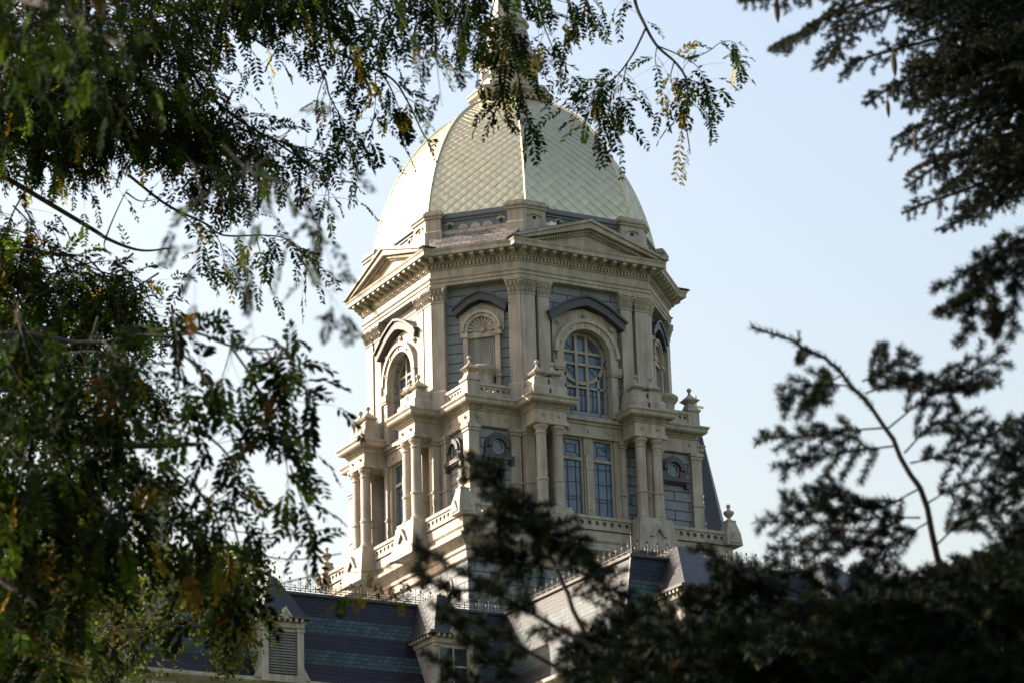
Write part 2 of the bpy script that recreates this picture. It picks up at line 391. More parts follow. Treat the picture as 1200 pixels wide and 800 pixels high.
# entablature following the breaks over the column pairs
side = [(-5.08, -5.08), (-2.88, -5.08), (-2.88, -6.28), (-1.52, -6.28), (-1.52, -4.5), (1.52, -4.5), (1.52, -6.28), (2.88, -6.28), (2.88, -5.08)]
plan = []
for k in range(4):
    c, s_ = [(1, 0), (0, 1), (-1, 0), (0, -1)][k]
    plan += [(x*c-y*s_, x*s_+y*c) for x, y in side]
ENT = MB(); ringprof(ENT, plan, [(.0, 35.73), (.06, 35.76), (.06, 35.9), (.0, 35.92), (.0, 36.32), (.05, 36.36), (.05, 36.42), (.1, 36.5), (.3, 36.56), (.34, 36.62), (.34, 36.7), (.4, 36.78), (.4, 36.84), (-.1, 36.92)])
def dents(m, x0, x1, y, z0, z1, step, wd, dep):
    n = max(1, int((x1-x0)/step)); st = (x1-x0)/n
    for i in range(n):
        xc = x0+(i+.5)*st; m.box(xc-wd/2, xc+wd/2, y-dep, y+.03, z0, z1)
for rz in SIDES:
    m = MB()
    for s in (-1, 1):
        a, b = sorted((s*2.98, s*1.42)); dents(m, a, b, -6.33, 36.415, 36.49, .1, .055, .07)
        a, b = sorted((s*5.06, s*3.05)); dents(m, a, b, -5.13, 36.415, 36.49, .1, .055, .07)
    ENT.merge(m, rz)
    m = MB()                                           # round bosses on the frieze
    for x, y in [(s*q, -6.28) for s in (-1, 1) for q in (1.85, 2.55)]+[(s*q, -5.08) for s in (-1, 1) for q in (3.5, 4.75)]: m.disc_y(x, 36.12, .065, y-.05, y+.02, 10); m.disc_y(x, 36.12, .03, y-.08, y, 8)
    ENT.merge(m, rz)
ENT.build('entablature', 'cream', B)
# ---- parapet blocks over the columns, with paired finials
FIN = [(.0, 0), (.10, 0), (.07, .05), (.05, .1), (.045, .15), (.085, .19), (.10, .24), (.085, .29), (.05, .32), (0, .33)]
def parapet_block(s, rz):
    m = MB(); xc = s*2.2
    m.box(xc-.74, xc+.74, -6.3, -5.0, 36.88, 37.22); m.taper(xc-.74, xc+.74, -6.3, -5.0, 37.22, 37.32, .05, .05, 0)
    m.box(xc-.64, xc+.64, -6.2, -5.0, 37.32, 37.62); m.taper(xc-.64, xc+.64, -6.2, -5.0, 37.62, 37.72, .14, .14, 0)
    o = m.build('parapet_block', 'cream', B, rz)
    MB().box(xc-.035, xc+.035, -6.315, -6.2, 36.98, 37.18).build('slot', 'void', o); MB().box(xc-.035, xc+.035, -6.215, -6.1, 37.4, 37.58).build('slot', 'void', o)
    for dx in (-.34, .34):
        f = MB(); x = xc+dx
        f.box(x-.16, x+.16, -6.08, -5.72, 37.66, 37.8); f.taper(x-.25, x+.25, -6.17, -5.66, 37.8, 37.86, -.04, -.04); f.taper(x-.29, x+.29, -6.21, -5.62, 37.86, 38.08, .22, .22)
        f.lathe(FIN, x, -5.915, 12, 38.06); f.build('finial', 'cream', o, smooth=False)
for rz in SIDES:
    for s in (-1, 1): parapet_block(s, rz)
# ---- corner balconies: pierced rails, corner pedestal and finial
for rz in SIDES:
    for a, b in ((-4.68, -3.0), (3.0, 4.68)): pierced_rail(a, b, -5.14, 37.06, 37.34, 7, .072, 'balcony_rail', rz, .14)
for x, y in ((-1, -1), (1, -1), (-1, 1)):
    X, Y = x*4.94, y*4.94; m = MB()
    m.box(X-.26, X+.26, Y-.26, Y+.26, 36.88, 37.5); m.box(X-.31, X+.31, Y-.31, Y+.31, 37.5, 37.6); m.taper(X-.25, X+.25, Y-.25, Y+.25, 37.6, 37.86, .1, .1)
    o = m.build('balcony_pedestal', 'cream', B)
    f = MB(); f.taper(X-.17, X+.17, Y-.17, Y+.17, 37.86, 37.98, -.12, -.12); f.taper(X-.31, X+.31, Y-.31, Y+.31, 37.98, 38.22, .24, .24); f.lathe(FIN, X, Y, 12, 38.2); f.build('finial', 'cream', o)
m = MB(); m.box(-5.05, 5.05, -5.05, 5.05, 36.7, 36.9); m.build('balcony_floor', 'cream', B)

# ---- upper octagonal drum
ringprof(MB(), octa(4.88, 2.97), [(0, 36.85), (0, 42.0)]).build('drum_wall', 'wall', B)
def arch_pts(r, zc, z0, n=24): return [(-r, z0)]+[(-r*math.cos(math.pi*i/n), zc+r*math.sin(math.pi*i/n)) for i in range(n+1)]+[(r, z0)]
def wall_panel(rz):
    inn = arch_pts(1.07, 39.08, 36.6); out = []
    for x, z in inn:
        dx, dz = x, max(z-39.08, 0)
        if z <= 39.08: out.append((math.copysign(2.7, x), z))
        else:
            k = min(2.7/max(abs(dx), 1e-6), 2.92/dz); out.append((dx*k, 39.08+dz*k))
    m = MB(); m.strip(out, inn, -5.2, -4.86); m.pxz([(-2.7, 36.85), (2.7, 36.85), (2.7, 36.59), (-2.7, 36.59)], -5.2, -4.86)
    for s in (-1, 1):                     # the corners left over beside the arch fan
        pts = [p for p in out if p[0]*s > 0]; a = max((p for p in pts if abs(abs(p[0])-2.7) < 1e-6), key=lambda p: p[1]); b = max((p for p in pts if abs(p[1]-42) < 1e-6), key=lambda p: abs(p[0]))
        m.pxz([a, (s*2.7, 42.0), b], -5.2, -4.86)
    m.build('wall_panel', 'wall', B, rz)
for rz in (0, A90): wall_panel(rz)
m = MB(); m.box(-2.7, 2.7, -5.2, -4.86, 36.85, 42.0); m.build('wall_panel', 'wall', B, rad(90))
def capital(m, x0, x1, y0, y1, z=41.27):
    m.box(x0-.03, x1+.03, y0-.03, y1, z-.06, z); m.taper(x0, x1, y0, y1, z, z+.5, -.1, -.1, 0); m.box(x0-.13, x1+.13, y0-.13, y1, z+.5, z+.62)
    n = max(2, round((x1-x0)/.16))
    for r in range(2):
        for i in range(n+r):
            xc = x0+(i+.5-.5*r)*(x1-x0)/n; e = .03+.045*r; zz = z+.02+.23*r
            m.add([(xc-.055, y0-e, zz), (xc+.055, y0-e, zz), (xc+.05, y0-e-.04, zz+.14), (xc, y0-e-.1, zz+.2), (xc-.05, y0-e-.04, zz+.14), (xc, y0-e-.06, zz+.08), (xc, y0, zz), (xc, y0, zz+.2)], [(0,1,5), (1,2,5), (2,3,5), (3,4,5), (4,0,5), (0,6,1), (2,7,3), (3,7,4)])
    for xc in (x0-.03, x1+.03): m.lathe([(0, -.07), (.06, -.05), (.075, 0), (.06, .05), (0, .07)], xc, y0-.1, 8, z+.43)
def pil_upper(x0, x1, y0, y1, rz):
    m = MB(); m.box(x0, x1, y0, y1, 36.9, 41.23)
    m.box(x0-.07, x1+.07, y0-.07, y1, 36.9, 37.55); m.taper(x0-.07, x1+.07, y0-.07, y1, 37.55, 37.66, .06, .06, 0)
    o = m.build('pilaster', 'cream', B, rz)
    c = MB(); capital(c, x0, x1, y0, y1); c.build('capital', 'cream', o)
for rz in SIDES:
    for s in (-1, 1):
        a, b = sorted((s*2.88, s*2.27)); pil_upper(a, b, -5.46, -5.15, rz)
        a, b = sorted((s*2.13, s*1.62)); pil_upper(a, b, -5.44, -5.15, rz)
for rz in DIAG:
    for s in (-1, 1):
        a, b = sorted((s*1.79, s*1.3)); pil_upper(a, b, -5.9, -5.5, rz)
# main cornice
def lp(mb, prof): mb.loft([[(x, y, z) for x, y in lerp_oct(t)] for t, z in prof]); return mb
COR = MB(); lp(COR, [(-.05, 41.86), (.06, 41.88), (.06, 42.0), (.13, 42.02), (.13, 42.12), (.22, 42.18), (.22, 42.22), (.04, 42.26), (.04, 42.52), (.14, 42.56), (.14, 42.6), (.08, 42.6), (.08, 42.74), (.22, 42.75), (.22, 42.8), (.24, 42.8), (.24, 42.98), (.94, 43.0), (.94, 43.14), (1.0, 43.2), (1.03, 43.27), (.9, 43.29), (.2, 43.34)])
def sided(t, k):
    """end points of side k of the lerp octagon in its own -y frame"""
    if k == 'A': return 5.46+.60*t, 2.9+.56*t
    return (8.36+.80*t)/2**.5, (2.56-.32*t)/2**.5
for k, rots in (('A', SIDES), ('B', DIAG)):
    f, hw = sided(.09, k); f2, hw2 = sided(.28, k); fo, _ = sided(.86, k)
    for rz in rots:
        m = MB(); dents(m, -hw, hw, -f, 42.605, 42.735, .15, .08, .085); COR.merge(m, rz)
        m = MB(); n = 14 if k == 'A' else 9
        for i in range(n):
            xc = -hw2-.12+(i+.5)*(2*hw2+.24)/n
            m.prism([(xc-.085, -f2+.02, 42.80), (xc-.085, -f2+.02, 42.99), (xc-.085, -fo, 42.99), (xc-.085, -fo, 42.89), (xc-.085, -fo+.1, 42.85), (xc-.085, -f2-.12, 42.81)], (.17, 0, 0))
        COR.merge(m, rz)
COR.build('cornice', 'cream', B)
# ---- pediments
def pediment(rz):
    y = -6.10; hw = 3.52; z0 = 43.27; za = 44.34
    m = MB(); t = .26
    sl = (za-z0)/hw
    m.strip([(-hw, z0+.02), (0, za+.06), (hw, z0+.02)], [(-hw+.55, z0+.02), (0, za-.20), (hw-.55, z0+.02)], y, -5.2)        # raking cornice
    m.strip([(-hw-.03, z0+.04), (0, za+.16), (hw+.03, z0+.04)], [(-hw+.24, z0+.04), (0, za+.04), (hw-.24, z0+.04)], y-.08, -5.2)
    m.strip([(-hw+.56, z0+.0), (0, za-.22), (hw-.56, z0+.0)], [(-hw+1.0, z0+.0), (0, za-.40), (hw-1.0, z0+.0)], y+.26, -5.2)
    m.pxz([(-hw+.9, z0), (hw-.9, z0), (0, za-.34)], y+.36, y+.46)
    d = m; n = 26
    for s in (-1, 1):
        for i in range(n):
            x = s*(hw-.75)*(1-(i+.4)/n); zc = z0+.0+(hw-abs(x))*sl-.285+.03
            d.box(x-.03, x+.03, y+.14, y+.27, zc-.06, zc+.04)
    o = m.build('pediment', 'cream', B, rz)
    rf = MB(); rf.strip([(-hw-.02, z0+.08), (0, za+.2), (hw+.02, z0+.08)], [(-hw+.1, z0+.05), (0, za+.15), (hw-.1, z0+.05)], y-.02, -5.2); rf.build('pediment_roof', 'slate_dark', o)
for rz in SIDES: pediment(rz)
# shingled skirts over the diagonal sides
for rz in DIAG:
    f, hw = sided(1.0, 'B'); m = MB(); hw -= .05
    m.add([(-hw-.02, -f+.03, 43.30), (hw+.02, -f+.03, 43.30), (1.95, -5.72, 44.1), (-1.95, -5.72, 44.1), (-hw-.02, -f+.03, 43.27), (hw+.02, -f+.03, 43.27), (1.95, -5.6, 43.27), (-1.95, -5.6, 43.27)], [(0,1,2,3), (4,7,6,5), (0,4,5,1), (2,6,7,3), (0,3,7,4), (1,5,6,2)])
    m.build('skirt_roof', 'shingle', B, rz)
# ---- attic below the dome
ringprof(MB(), octa(5.36, 2.62), [(0, 43.3), (0, 44.6), (.05, 44.64), (.05, 44.7), (.12, 44.76), (.12, 44.84), (-.05, 44.9), (-.05, 45.02), (-.3, 45.06)]).build('attic_wall', 'attic', B)
ringprof(MB(), octa(5.36, 2.62), [(-.1, 43.3), (.08, 43.3), (.08, 44.22), (.03, 44.26), (-.1, 44.26)]).build('attic_plinth', 'cream', B)
def attic_bits(k, rots):
    f = 5.36 if k == 'A' else (5.36+2.62)/2**.5
    for rz in rots:
        m = MB()
        xs = (-1.05, -.5, 0, .5, 1.05)
        for i, x in enumerate(xs):
            if 0 < i < 4: m.pxz([(x+.21*math.cos(rad(a)), 44.27+.21*math.sin(rad(a))) for a in range(0, 181, 15)], -f-.045, -f+.02)
            else: m.ring_y(x, 44.4, .13, .2, -f-.06, -f+.02, 20, 160, 8); m.box(x-.2, x+.2, -f-.03, -f+.02, 44.265, 44.28)
        o = m.build('attic_arches', 'cream', B, rz)
        for x in (-1.05, 1.05): MB().box(x-.07, x+.07, -f-.014, -f+.02, 44.24+.1, 44.36+.1).build('vent_hole', 'void', o)
attic_bits('A', SIDES); attic_bits('B', DIAG)
# corner pedestals wrap the octagon's corners
def wedge_poly(p, q, v, d_in, ew):
    pass
def attic_pedestals():
    P = octa(5.56, 2.74); n = 8
    for i in range(n):
        if i in (3, 4): continue
        v = np.array(P[i]); a = np.array(P[i-1])-v; b = np.array(P[(i+1) % n])-v; a /= np.linalg.norm(a); b /= np.linalg.norm(b)
        la, lb = (1.02, .62) if i % 2 == 1 else (.62, 1.02)       # long on the pediment side
        inn = -v/np.linalg.norm(v)
        base = [v+a*la, v, v+b*lb]
        na = np.array([-a[1], a[0]]); na = na if na@inn > 0 else -na
        nb = np.array([-b[1], b[0]]); nb = nb if nb@inn > 0 else -nb
        poly = [base[0], v, base[2], base[2]+nb*.3, v+inn*.42, base[0]+na*.3]
        area = sum(poly[j][0]*poly[(j+1) % 6][1]-poly[(j+1) % 6][0]*poly[j][1] for j in range(6))
        if area < 0: poly = poly[::-1]
        poly = [tuple(p) for p in poly]
        m = MB(); ringprof(m, poly, [(.05, 43.3), (.05, 44.2), (.0, 44.24), (0, 44.72), (.06, 44.76), (.06, 44.82), (.12, 44.88), (.12, 44.98), (.03, 45.02), (.03, 45.1), (-.05, 45.13)])
        o = m.build('attic_pedestal', 'cream', B)
        tm = a if la > lb else b; nm = -(na if la > lb else nb); L = max(la, lb)
        c = v+tm*L*.5
        vv = MB(); p0 = c-tm*.075+nm*.012; p1 = c+tm*.075+nm*.012
        vv.prism([(*p0, 44.34), (*p1, 44.34), (*p1, 44.47), (*p0, 44.47)], (*(-nm*.05), 0)); vv.build('vent_hole', 'void', o)
        hh = MB(); arc = [(c+tm*.33*math.cos(rad(t)), 44.44+.17*math.sin(rad(t))) for t in range(10, 171, 16)]; arc2 = [(c+tm*.29*math.cos(rad(t)), 44.41+.13*math.sin(rad(t))) for t in range(10, 171, 16)]
        for j in range(len(arc)-1):
            q = [arc[j], arc[j+1], arc2[j+1], arc2[j]]
            hh.prism([(*(p+nm*.06), z) for p, z in q], (*(-nm*.08), 0))
        hh.build('arched_hood', 'cream', o)
attic_pedestals()

# ---- dome: overlapping diamond scales
Z0, H, F0, QD, NE = 42.0, 9.76, 5.45, .458, 2.32
def dome_f(z): return F0*max(0.0, 1-min(1, max(0, (z-Z0)/H))**NE)**.5
def build_dome():
    zs = np.concatenate([np.linspace(44.2, 50.5, 90), np.linspace(50.55, 51.45, 40)])
    fs = np.array([dome_f(z) for z in zs])
    m = MB()
    for k in range(8):
        base = octa(1, QD); p, q = np.array(base[k]), np.array(base[(k+1) % 8]); mid = (p+q)/2; tn = (q-p)/np.linalg.norm(q-p); hw = np.linalg.norm(q-p)/2; ap = np.linalg.norm(mid); nn = mid/ap
        # arc length in units of the facet width keeps the scales square as they shrink
        s = np.zeros(len(zs))
        for i in range(1, len(zs)): s[i] = s[i-1]+math.hypot(zs[i]-zs[i-1], (fs[i]-fs[i-1])*ap)/(2*hw*(fs[i]+fs[i-1])/2)
        def surf(u, sv, h):
            z = np.interp(sv, s, zs); f = np.interp(sv, s, fs); f2 = np.interp(sv+.01, s, fs); z2 = np.interp(sv+.01, s, zs)
            sl = np.array([z2-z, -(f2-f)*ap]); L = np.linalg.norm(sl); sl = sl/L if L > 1e-9 else np.array([0., 1.])
            u = min(.5, max(-.5, u)); xy = nn*(f*ap+h*sl[0])+tn*(u*2*hw*f)
            return (xy[0], xy[1], z+h*sl[1])
        # backing surface
        loops = [[surf(-.5, sv, -.03), surf(.5, sv, -.03)] for sv in np.linspace(0, s[-1], 60)]
        o = len(m.v)
        for a, b in loops: m.v += [a, b]
        m.f += [(o+2*i, o+2*i+1, o+2*i+3, o+2*i+2) for i in range(len(loops)-1)]
        N = 8 if hw > .42 else 8
        du = 1.0/N; dv = du*.82; rows = int(s[-1]/dv)+2
        G = 4
        for r in range(-1, rows*2):
            for c in range(-1, N+1):
                uc = -.5+(c+.5+(.5 if r % 2 else 0))*du; vc = r*dv/2*1.0
                if uc-du/2 > .5 or uc+du/2 < -.5 or vc > s[-1]: continue
                o = len(m.v); tilt = (random.random()-.5)*.010; tl2 = (random.random()-.5)*.010
                sc = float(np.interp(vc, s, fs))/F0
                for i in range(G+1):
                    for j in range(G+1):
                        a, b = i/G, j/G                     # a,b from the lower corner along the two lower edges
                        u = uc+(a-b)*du/2; v = vc+(a+b-1)*dv/2
                        d = (1-(a+b)/2)
                        h = .006+.018*d*(.4+.6*sc)+.013*sc*(1-(2*a-1)**2)*(1-(2*b-1)**2)+1.4*tilt*(a-.5)+1.4*tl2*(b-.5)
                        m.v.append(surf(u, max(0, v), h))
                m.f += [(o+i*(G+1)+j, o+(i+1)*(G+1)+j, o+(i+1)*(G+1)+j+1, o+i*(G+1)+j+1) for i in range(G) for j in range(G)]
                # turned-down lower edges
                for ed in ([i*(G+1) for i in range(G+1)], [j for j in range(G+1)]):
                    e0 = len(m.v)
                    for i in ed:
                        ii, jj = divmod(i, G+1); a, b = ii/G, jj/G
                        m.v.append(surf(uc+(a-b)*du/2, max(0, vc+(a+b-1)*dv/2), -.02))
                    m.f += [(o+ed[i], o+ed[i+1], e0+i+1, e0+i) for i in range(G)]
    me = bpy.data.meshes.new('dome'); me.from_pydata(m.v, [], m.f)
    me.materials.append(M['gold']); me.shade_smooth()
    try: me.set_sharp_from_angle(angle=rad(35))
    except Exception: pass
    # outward normals: flip faces that look inwards
    bm = bmesh.new(); bm.from_mesh(me)
    bad = [f for f in bm.faces if f.normal.dot(f.calc_center_median()-Vector((0, 0, 42))) < 0]
    bmesh.ops.reverse_faces(bm, faces=bad); bm.to_mesh(me); bm.free()
    o = bpy.data.objects.new('dome', me); col.objects.link(o); o.parent = B
    zz = list(np.linspace(44.2, 50.5, 26))+list(np.linspace(50.6, 51.3, 8))
    for k in range(8):
        p = octa(1, QD)[k]; MB().tube([(p[0]*(dome_f(z)+.015), p[1]*(dome_f(z)+.015), z+.01) for z in zz], .055, 8).build('dome_rib', 'gold', o, smooth=True)
    return o
build_dome()
# ---- lantern
def ro(a): return octa(a, a*.414)
m = MB(); ringprof(m, ro(1.28), [(.25, 50.95), (.25, 51.22), (.12, 51.26), (.12, 51.36), (.0, 51.4)]); lb = m.build('lantern_base', 'cream', B)
m = MB(); ringprof(m, ro(1.18), [(0, 51.3), (0, 51.55), (.38, 51.86), (.46, 51.9), (.46, 52.02), (.51, 52.06), (.51, 52.14), (.2, 52.2)]); lg = m.build('lantern_gallery', 'cream', B)
for k in range(8):
    P = ro(1.18); p, q = np.array(P[k]), np.array(P[(k+1) % 8]); ang = math.atan2(q[1]-p[1], q[0]-p[0]); m = MB()
    for x in (-.28, 0, .28):
        m.strip([(x+.14*math.cos(rad(t)), 51.55+.24*math.sin(rad(t))) for t in range(0, 181, 15)], [(x+.10*math.cos(rad(t)), 51.53+.17*math.sin(rad(t))) for t in range(0, 181, 15)], -1.18-.33, -1.16)
    m.build('gallery_bracket', 'cream', lg, ang)
m = MB(); ringprof(m, ro(1.13), [(0, 52.1), (.08, 52.12), (.08, 52.5), (.0, 52.56), (0, 53.3), (.06, 53.34), (.06, 53.42), (.16, 53.5), (.16, 53.58), (.04, 53.6)]); ld = m.build('lantern_drum', 'cream', B)
for k in range(8):
    P = ro(1.13); p, q = np.array(P[k]), np.array(P[(k+1) % 8]); ang = math.atan2(q[1]-p[1], q[0]-p[0])
    m = MB(); m.box(-.27, .27, -1.14, -1.05, 52.75, 53.1); m.build('lantern_vent', 'void', ld, ang)
m = MB(); ringprof(m, ro(1.13), [(.22, 53.5), (.22, 53.66), (.1, 53.72), (-.05, 53.74)]); m.build('lantern_eave', 'dark', B)
m = MB(); m.loft([[(x, y, z) for x, y in ro(r)] for r, z in ((1.2, 53.7), (1.08, 53.95), (.95, 54.3), (.85, 54.7), (.78, 55.1), (.74, 55.3), (.84, 55.36), (.84, 55.5), (.6, 55.6), (.56, 56.6), (.62, 56.8), (.5, 57.0), (.4, 58.0))]); m.build('lantern_cap', 'cream', B)

# ---- big arched windows (pediment sides)
def arch_pts(r, zc, z0, n=24): return [(-r, z0)]+[(-r*math.cos(math.pi*i/n), zc+r*math.sin(math.pi*i/n)) for i in range(n+1)]+[(r, z0)]
def great_window(rz):
    zc = 39.08; z0 = 36.62; y = -5.2
    m = MB()
    m.strip(arch_pts(1.34, zc, z0), arch_pts(1.06, zc, z0), y-.26, y+.05)
    m.strip(arch_pts(1.45, zc, 38.62)[1:-1], arch_pts(1.3, zc, 38.62)[1:-1], y-.33, y-.1)
    for s in (-1, 1):
        a, b = sorted((s*1.5, s*1.02)); m.box(a, b, y-.34, y, 38.42, 38.7); m.box(a+.03, b-.03, y-.31, y, 38.34, 38.42)
        for t in (38, 90, 142): pass
        a, b = sorted((s*1.32, s*1.07)); m.box(a, b, y-.3, y, 36.62, 37.3)
    # cream spandrel panel between archivolt and hood, with round bosses
    m.strip([(-1.46, 38.72), (-1.46, 40.36), (-.75, 40.82), (0, 41.0), (.75, 40.82), (1.46, 40.36), (1.46, 38.72)],
            [(-1.3, 38.72), (-1.08, 39.8), (-.6, 40.25), (0, 40.4), (.6, 40.25), (1.08, 39.8), (1.3, 38.72)], y-.12, y+.04)
    for x, z in ((-1.2, 40.3), (0, 40.72), (1.2, 40.3)): m.disc_y(x, z, .1, y-.2, y-.1, 14); m.disc_y(x, z, .045, y-.24, y-.1, 10)
    for t in (55, 90, 125, 20, 160): m.disc_y(1.2*math.cos(rad(t)), zc+1.2*math.sin(rad(t)), .05, y-.3, y-.2, 8)
    o = m.build('great_window', 'cream', B, rz)
    yo = y; y = -4.86
    g = MB(); g.pxz(arch_pts(1.1, zc, z0), y-.03, y+.02); g.build('glass_pane', 'glass', o)
    f = MB(); ya, yb = y-.12, y-.035
    f.ring_y(0, zc, .93, 1.065, ya, yb, 0, 360, 40)
    for x in (-.24, .24): f.box(x-.055, x+.055, ya-.02, yb, z0, zc+1.0)
    for z in (zc-.24, zc+.24): f.box(-1.0, 1.0, ya-.01, yb, z-.05, z+.05)
    for x in (-.74, .74): f.box(x-.045, x+.045, ya, yb, z0, zc-.62)
    f.box(-1.05, 1.05, ya-.02, yb, z0, z0+.1); f.box(-1.05, 1.05, ya, yb, 37.86, 37.95)
    for s in (-1, 1): f.box(s*1.03-.035, s*1.03+.035, ya, yb, z0, zc)
    f.build('window_frame', 'cream', o)
    ld_ = MB(); yl = y-.05
    for sx in (-1, 1):
        for sz in (-1, 1):
            ld_.tube([(sx*.3, yl, zc+sz*.3), (sx*.64, yl, zc+sz*.64)], .012, 4); ld_.ring_y(0, zc, .70, .72, yl-.01, yl+.01, *sorted(((0 if sz > 0 else 180)+(22 if sx*sz > 0 else 112), (0 if sz > 0 else 180)+(68 if sx*sz > 0 else 158))), 8)
    for x in (-.5, 0, .5): ld_.box(x-.01, x+.01, yl-.01, yl+.01, z0, 37.86)
    for z in (37.0, 37.62): ld_.box(-1.0, 1.0, yl-.008, yl+.008, z-.01, z+.01)
    ld_.build('leading', 'dark', o)
    y = yo
    h = MB(); 
    h.strip([(-1.74, 40.55), (-.95, 41.08), (-.4, 41.32), (0, 41.42), (.4, 41.32), (.95, 41.08), (1.74, 40.55)], [(-1.64, 40.24), (-.85, 40.77), (-.36, 40.98), (0, 41.06), (.36, 40.98), (.85, 40.77), (1.64, 40.24)], y-.42, y)
    h.strip([(-1.8, 40.6), (-.97, 41.15), (-.4, 41.4), (0, 41.5), (.4, 41.4), (.97, 41.15), (1.8, 40.6)], [(-1.76, 40.52), (-.96, 41.06), (-.4, 41.3), (0, 41.4), (.4, 41.3), (.96, 41.06), (1.76, 40.52)], y-.5, y)
    h.build('window_hood', 'dark', o)
def lower_window(rz):
    y = -5.03; z0, z1 = 32.0, 35.78
    m = MB(); m.box(-1.42, -1.16, y-.22, y, z0, z1+.02); m.box(1.16, 1.42, y-.22, y, z0, z1+.02); m.box(-.2, .2, y-.2, y, z0, z1+.01)
    m.box(-.13, .13, y-.26, y-.1, 32.2, 34.5); m.box(-.16, .16, y-.28, y-.1, 34.5, 35.1); m.disc_y(0, 34.8, .05, y-.33, y-.2, 10); m.disc_y(0, 32.9, .05, y-.3, y-.2, 10)
    m.box(-1.48, 1.48, y-.3, y, z1, z1+.5); m.box(-1.5, 1.5, y-.36, y, z1+.5, z1+.62); m.box(-1.5, 1.5, y-.46, y+.1, z1+.62, z1+.76); m.taper(-1.5, 1.5, y-.46, y+.1, z1+.76, z1+.86, 0, .2, 0)
    for x in (-.9, 0, .9): m.disc_y(x, z1+.25, .07, y-.36, y-.2, 10)
    o = m.build('tall_window', 'cream', B, rz)
    g = MB(); g.box(-1.2, 1.2, y-.04, y-.005, z0, z1); g.build('glass_pane', 'glass', o)
    f = MB(); ya, yb = y-.13, y-.045
    for s in (-1, 1):
        f.box(s*.68-.47, s*.68-.39, ya, yb, z0, z1); f.box(s*.68+.39, s*.68+.47, ya, yb, z0, z1); f.box(s*.68-.39, s*.68+.39, ya, yb, 34.86, 34.98); f.box(s*.68-.39, s*.68+.39, ya, yb, z1-.08, z1); f.box(s*.68-.39, s*.68+.39, ya, yb, z0, z0+.1)
    f.build('window_frame', 'cream', o)
    l = MB(); yl = y-.06
    for s in (-1, 1):
        for dx in (-.18, .18): l.box(s*.68+dx-.012, s*.68+dx+.012, yl-.01, yl+.01, z0+.1, 34.86)
        for z in (32.7, 33.3, 33.42, 34.0, 34.6): l.box(s*.68-.39, s*.68+.39, yl-.008, yl+.008, z-.01, z+.01)
        c = s*.68
        l.box(c-.2, c+.2, yl-.008, yl+.008, 35.18, 35.2); l.box(c-.2, c+.2, yl-.008, yl+.008, 35.5, 35.52)
        for dx in (-.2, .2): l.box(c+dx-.01, c+dx+.01, yl-.01, yl+.01, 35.18, 35.52)
        for sx in (-1, 1):
            l.tube([(c+sx*.2, yl, 35.19), (c+sx*.38, yl, 35.0)], .01, 4); l.tube([(c+sx*.2, yl, 35.51), (c+sx*.38, yl, 35.68)], .01, 4)
    l.build('leading', 'dark', o)
for rz in (0, A90): great_window(rz); lower_window(rz)
# ---- niches (diagonal sides)
def niche(rz):
    y = -(5.2+2.65)/2**.5; zc = 39.95; z0 = 37.6
    m = MB()
    m.strip(arch_pts(.74, zc, z0), arch_pts(.56, zc, z0), y-.22, y+.03); m.strip(arch_pts(.80, zc, zc)[1:-1], arch_pts(.7, zc, zc)[1:-1], y-.28, y-.1)
    for s in (-1, 1):
        a, b = sorted((s*.82, s*.53)); m.box(a, b, y-.28, y, 39.7, 39.86)
        m.box(a+.02, b-.02, y-.26, y, 38.0, 38.12)
    for t in (25, 58, 90, 122, 155): m.disc_y(.65*math.cos(rad(t)), zc+.65*math.sin(rad(t)), .035, y-.26, y-.2, 8)
    m.strip([(-.9, 39.9), (-.9, 40.66), (0, 41.1), (.9, 40.66), (.9, 39.9)], [(-.76, 39.9), (-.62, 40.35), (0, 40.72), (.62, 40.35), (.76, 39.9)], y-.1, y+.02)
    o = m.build('niche', 'cream', B, rz, loc=(.14*math.cos(rz), .14*math.sin(rz), 0))
    b = MB(); b.pxz(arch_pts(.57, zc, z0), y-.02, y+.0)
    n = 15
    for i in range(n):
        x = -.5+i*1.0/(n-1); b.box(x-.022, x+.022, y-.05, y-.015, z0, 39.66)
    b.build('fluted_panel', 'niche', o)
    sh = MB(); n = 11
    for i in range(n):
        t = math.pi*(i+.5)/n; dt = math.pi/n*.38
        p = [(.1*math.cos(t-dt), .1*math.sin(t-dt)), (.54*math.cos(t-dt), .54*math.sin(t-dt)), (.56*math.cos(t), .56*math.sin(t)), (.54*math.cos(t+dt), .54*math.sin(t+dt)), (.1*math.cos(t+dt), .1*math.sin(t+dt))]
        vs = [(x, y-.16 if k == 2 else (y-.13 if k in (1, 3) else y-.05), zc+z) for k, (x, z) in enumerate(p)]; sh.prism(vs, (0, .1, 0))
    sh.disc_y(0, zc+.03, .1, y-.16, y, 12); sh.box(-.55, .55, y-.15, y, 39.68, 39.8); sh.box(-.55, .55, y-.1, y, 39.8, 39.92)
    sh.build('shell', 'cream', o)
    h = MB()
    h.strip([(-1.1, 40.86), (-.5, 41.3), (0, 41.48), (.5, 41.3), (1.1, 40.86)], [(-1.02, 40.6), (-.45, 41.02), (0, 41.16), (.45, 41.02), (1.02, 40.6)], y-.36, y)
    h.strip([(-1.16, 40.9), (-.52, 41.37), (0, 41.56), (.52, 41.37), (1.16, 40.9)], [(-1.13, 40.83), (-.51, 41.28), (0, 41.46), (.51, 41.28), (1.13, 40.83)], y-.42, y)
    h.build('niche_hood', 'dark', o)
    u = MB(); u.lathe([(0, 36.92), (.62, 36.92), (.62, 37.05), (.5, 37.2), (.44, 37.5), (.5, 37.62), (.5, 37.72), (.45, 37.8), (.47, 38.0), (.58, 38.15), (.62, 38.2), (.62, 38.3), (.55, 38.36), (0, 38.36)], 0, y-.32, 24); u.build('niche_basin', 'cream', o, smooth=True)
for rz in DIAG[:2]: niche(rz)
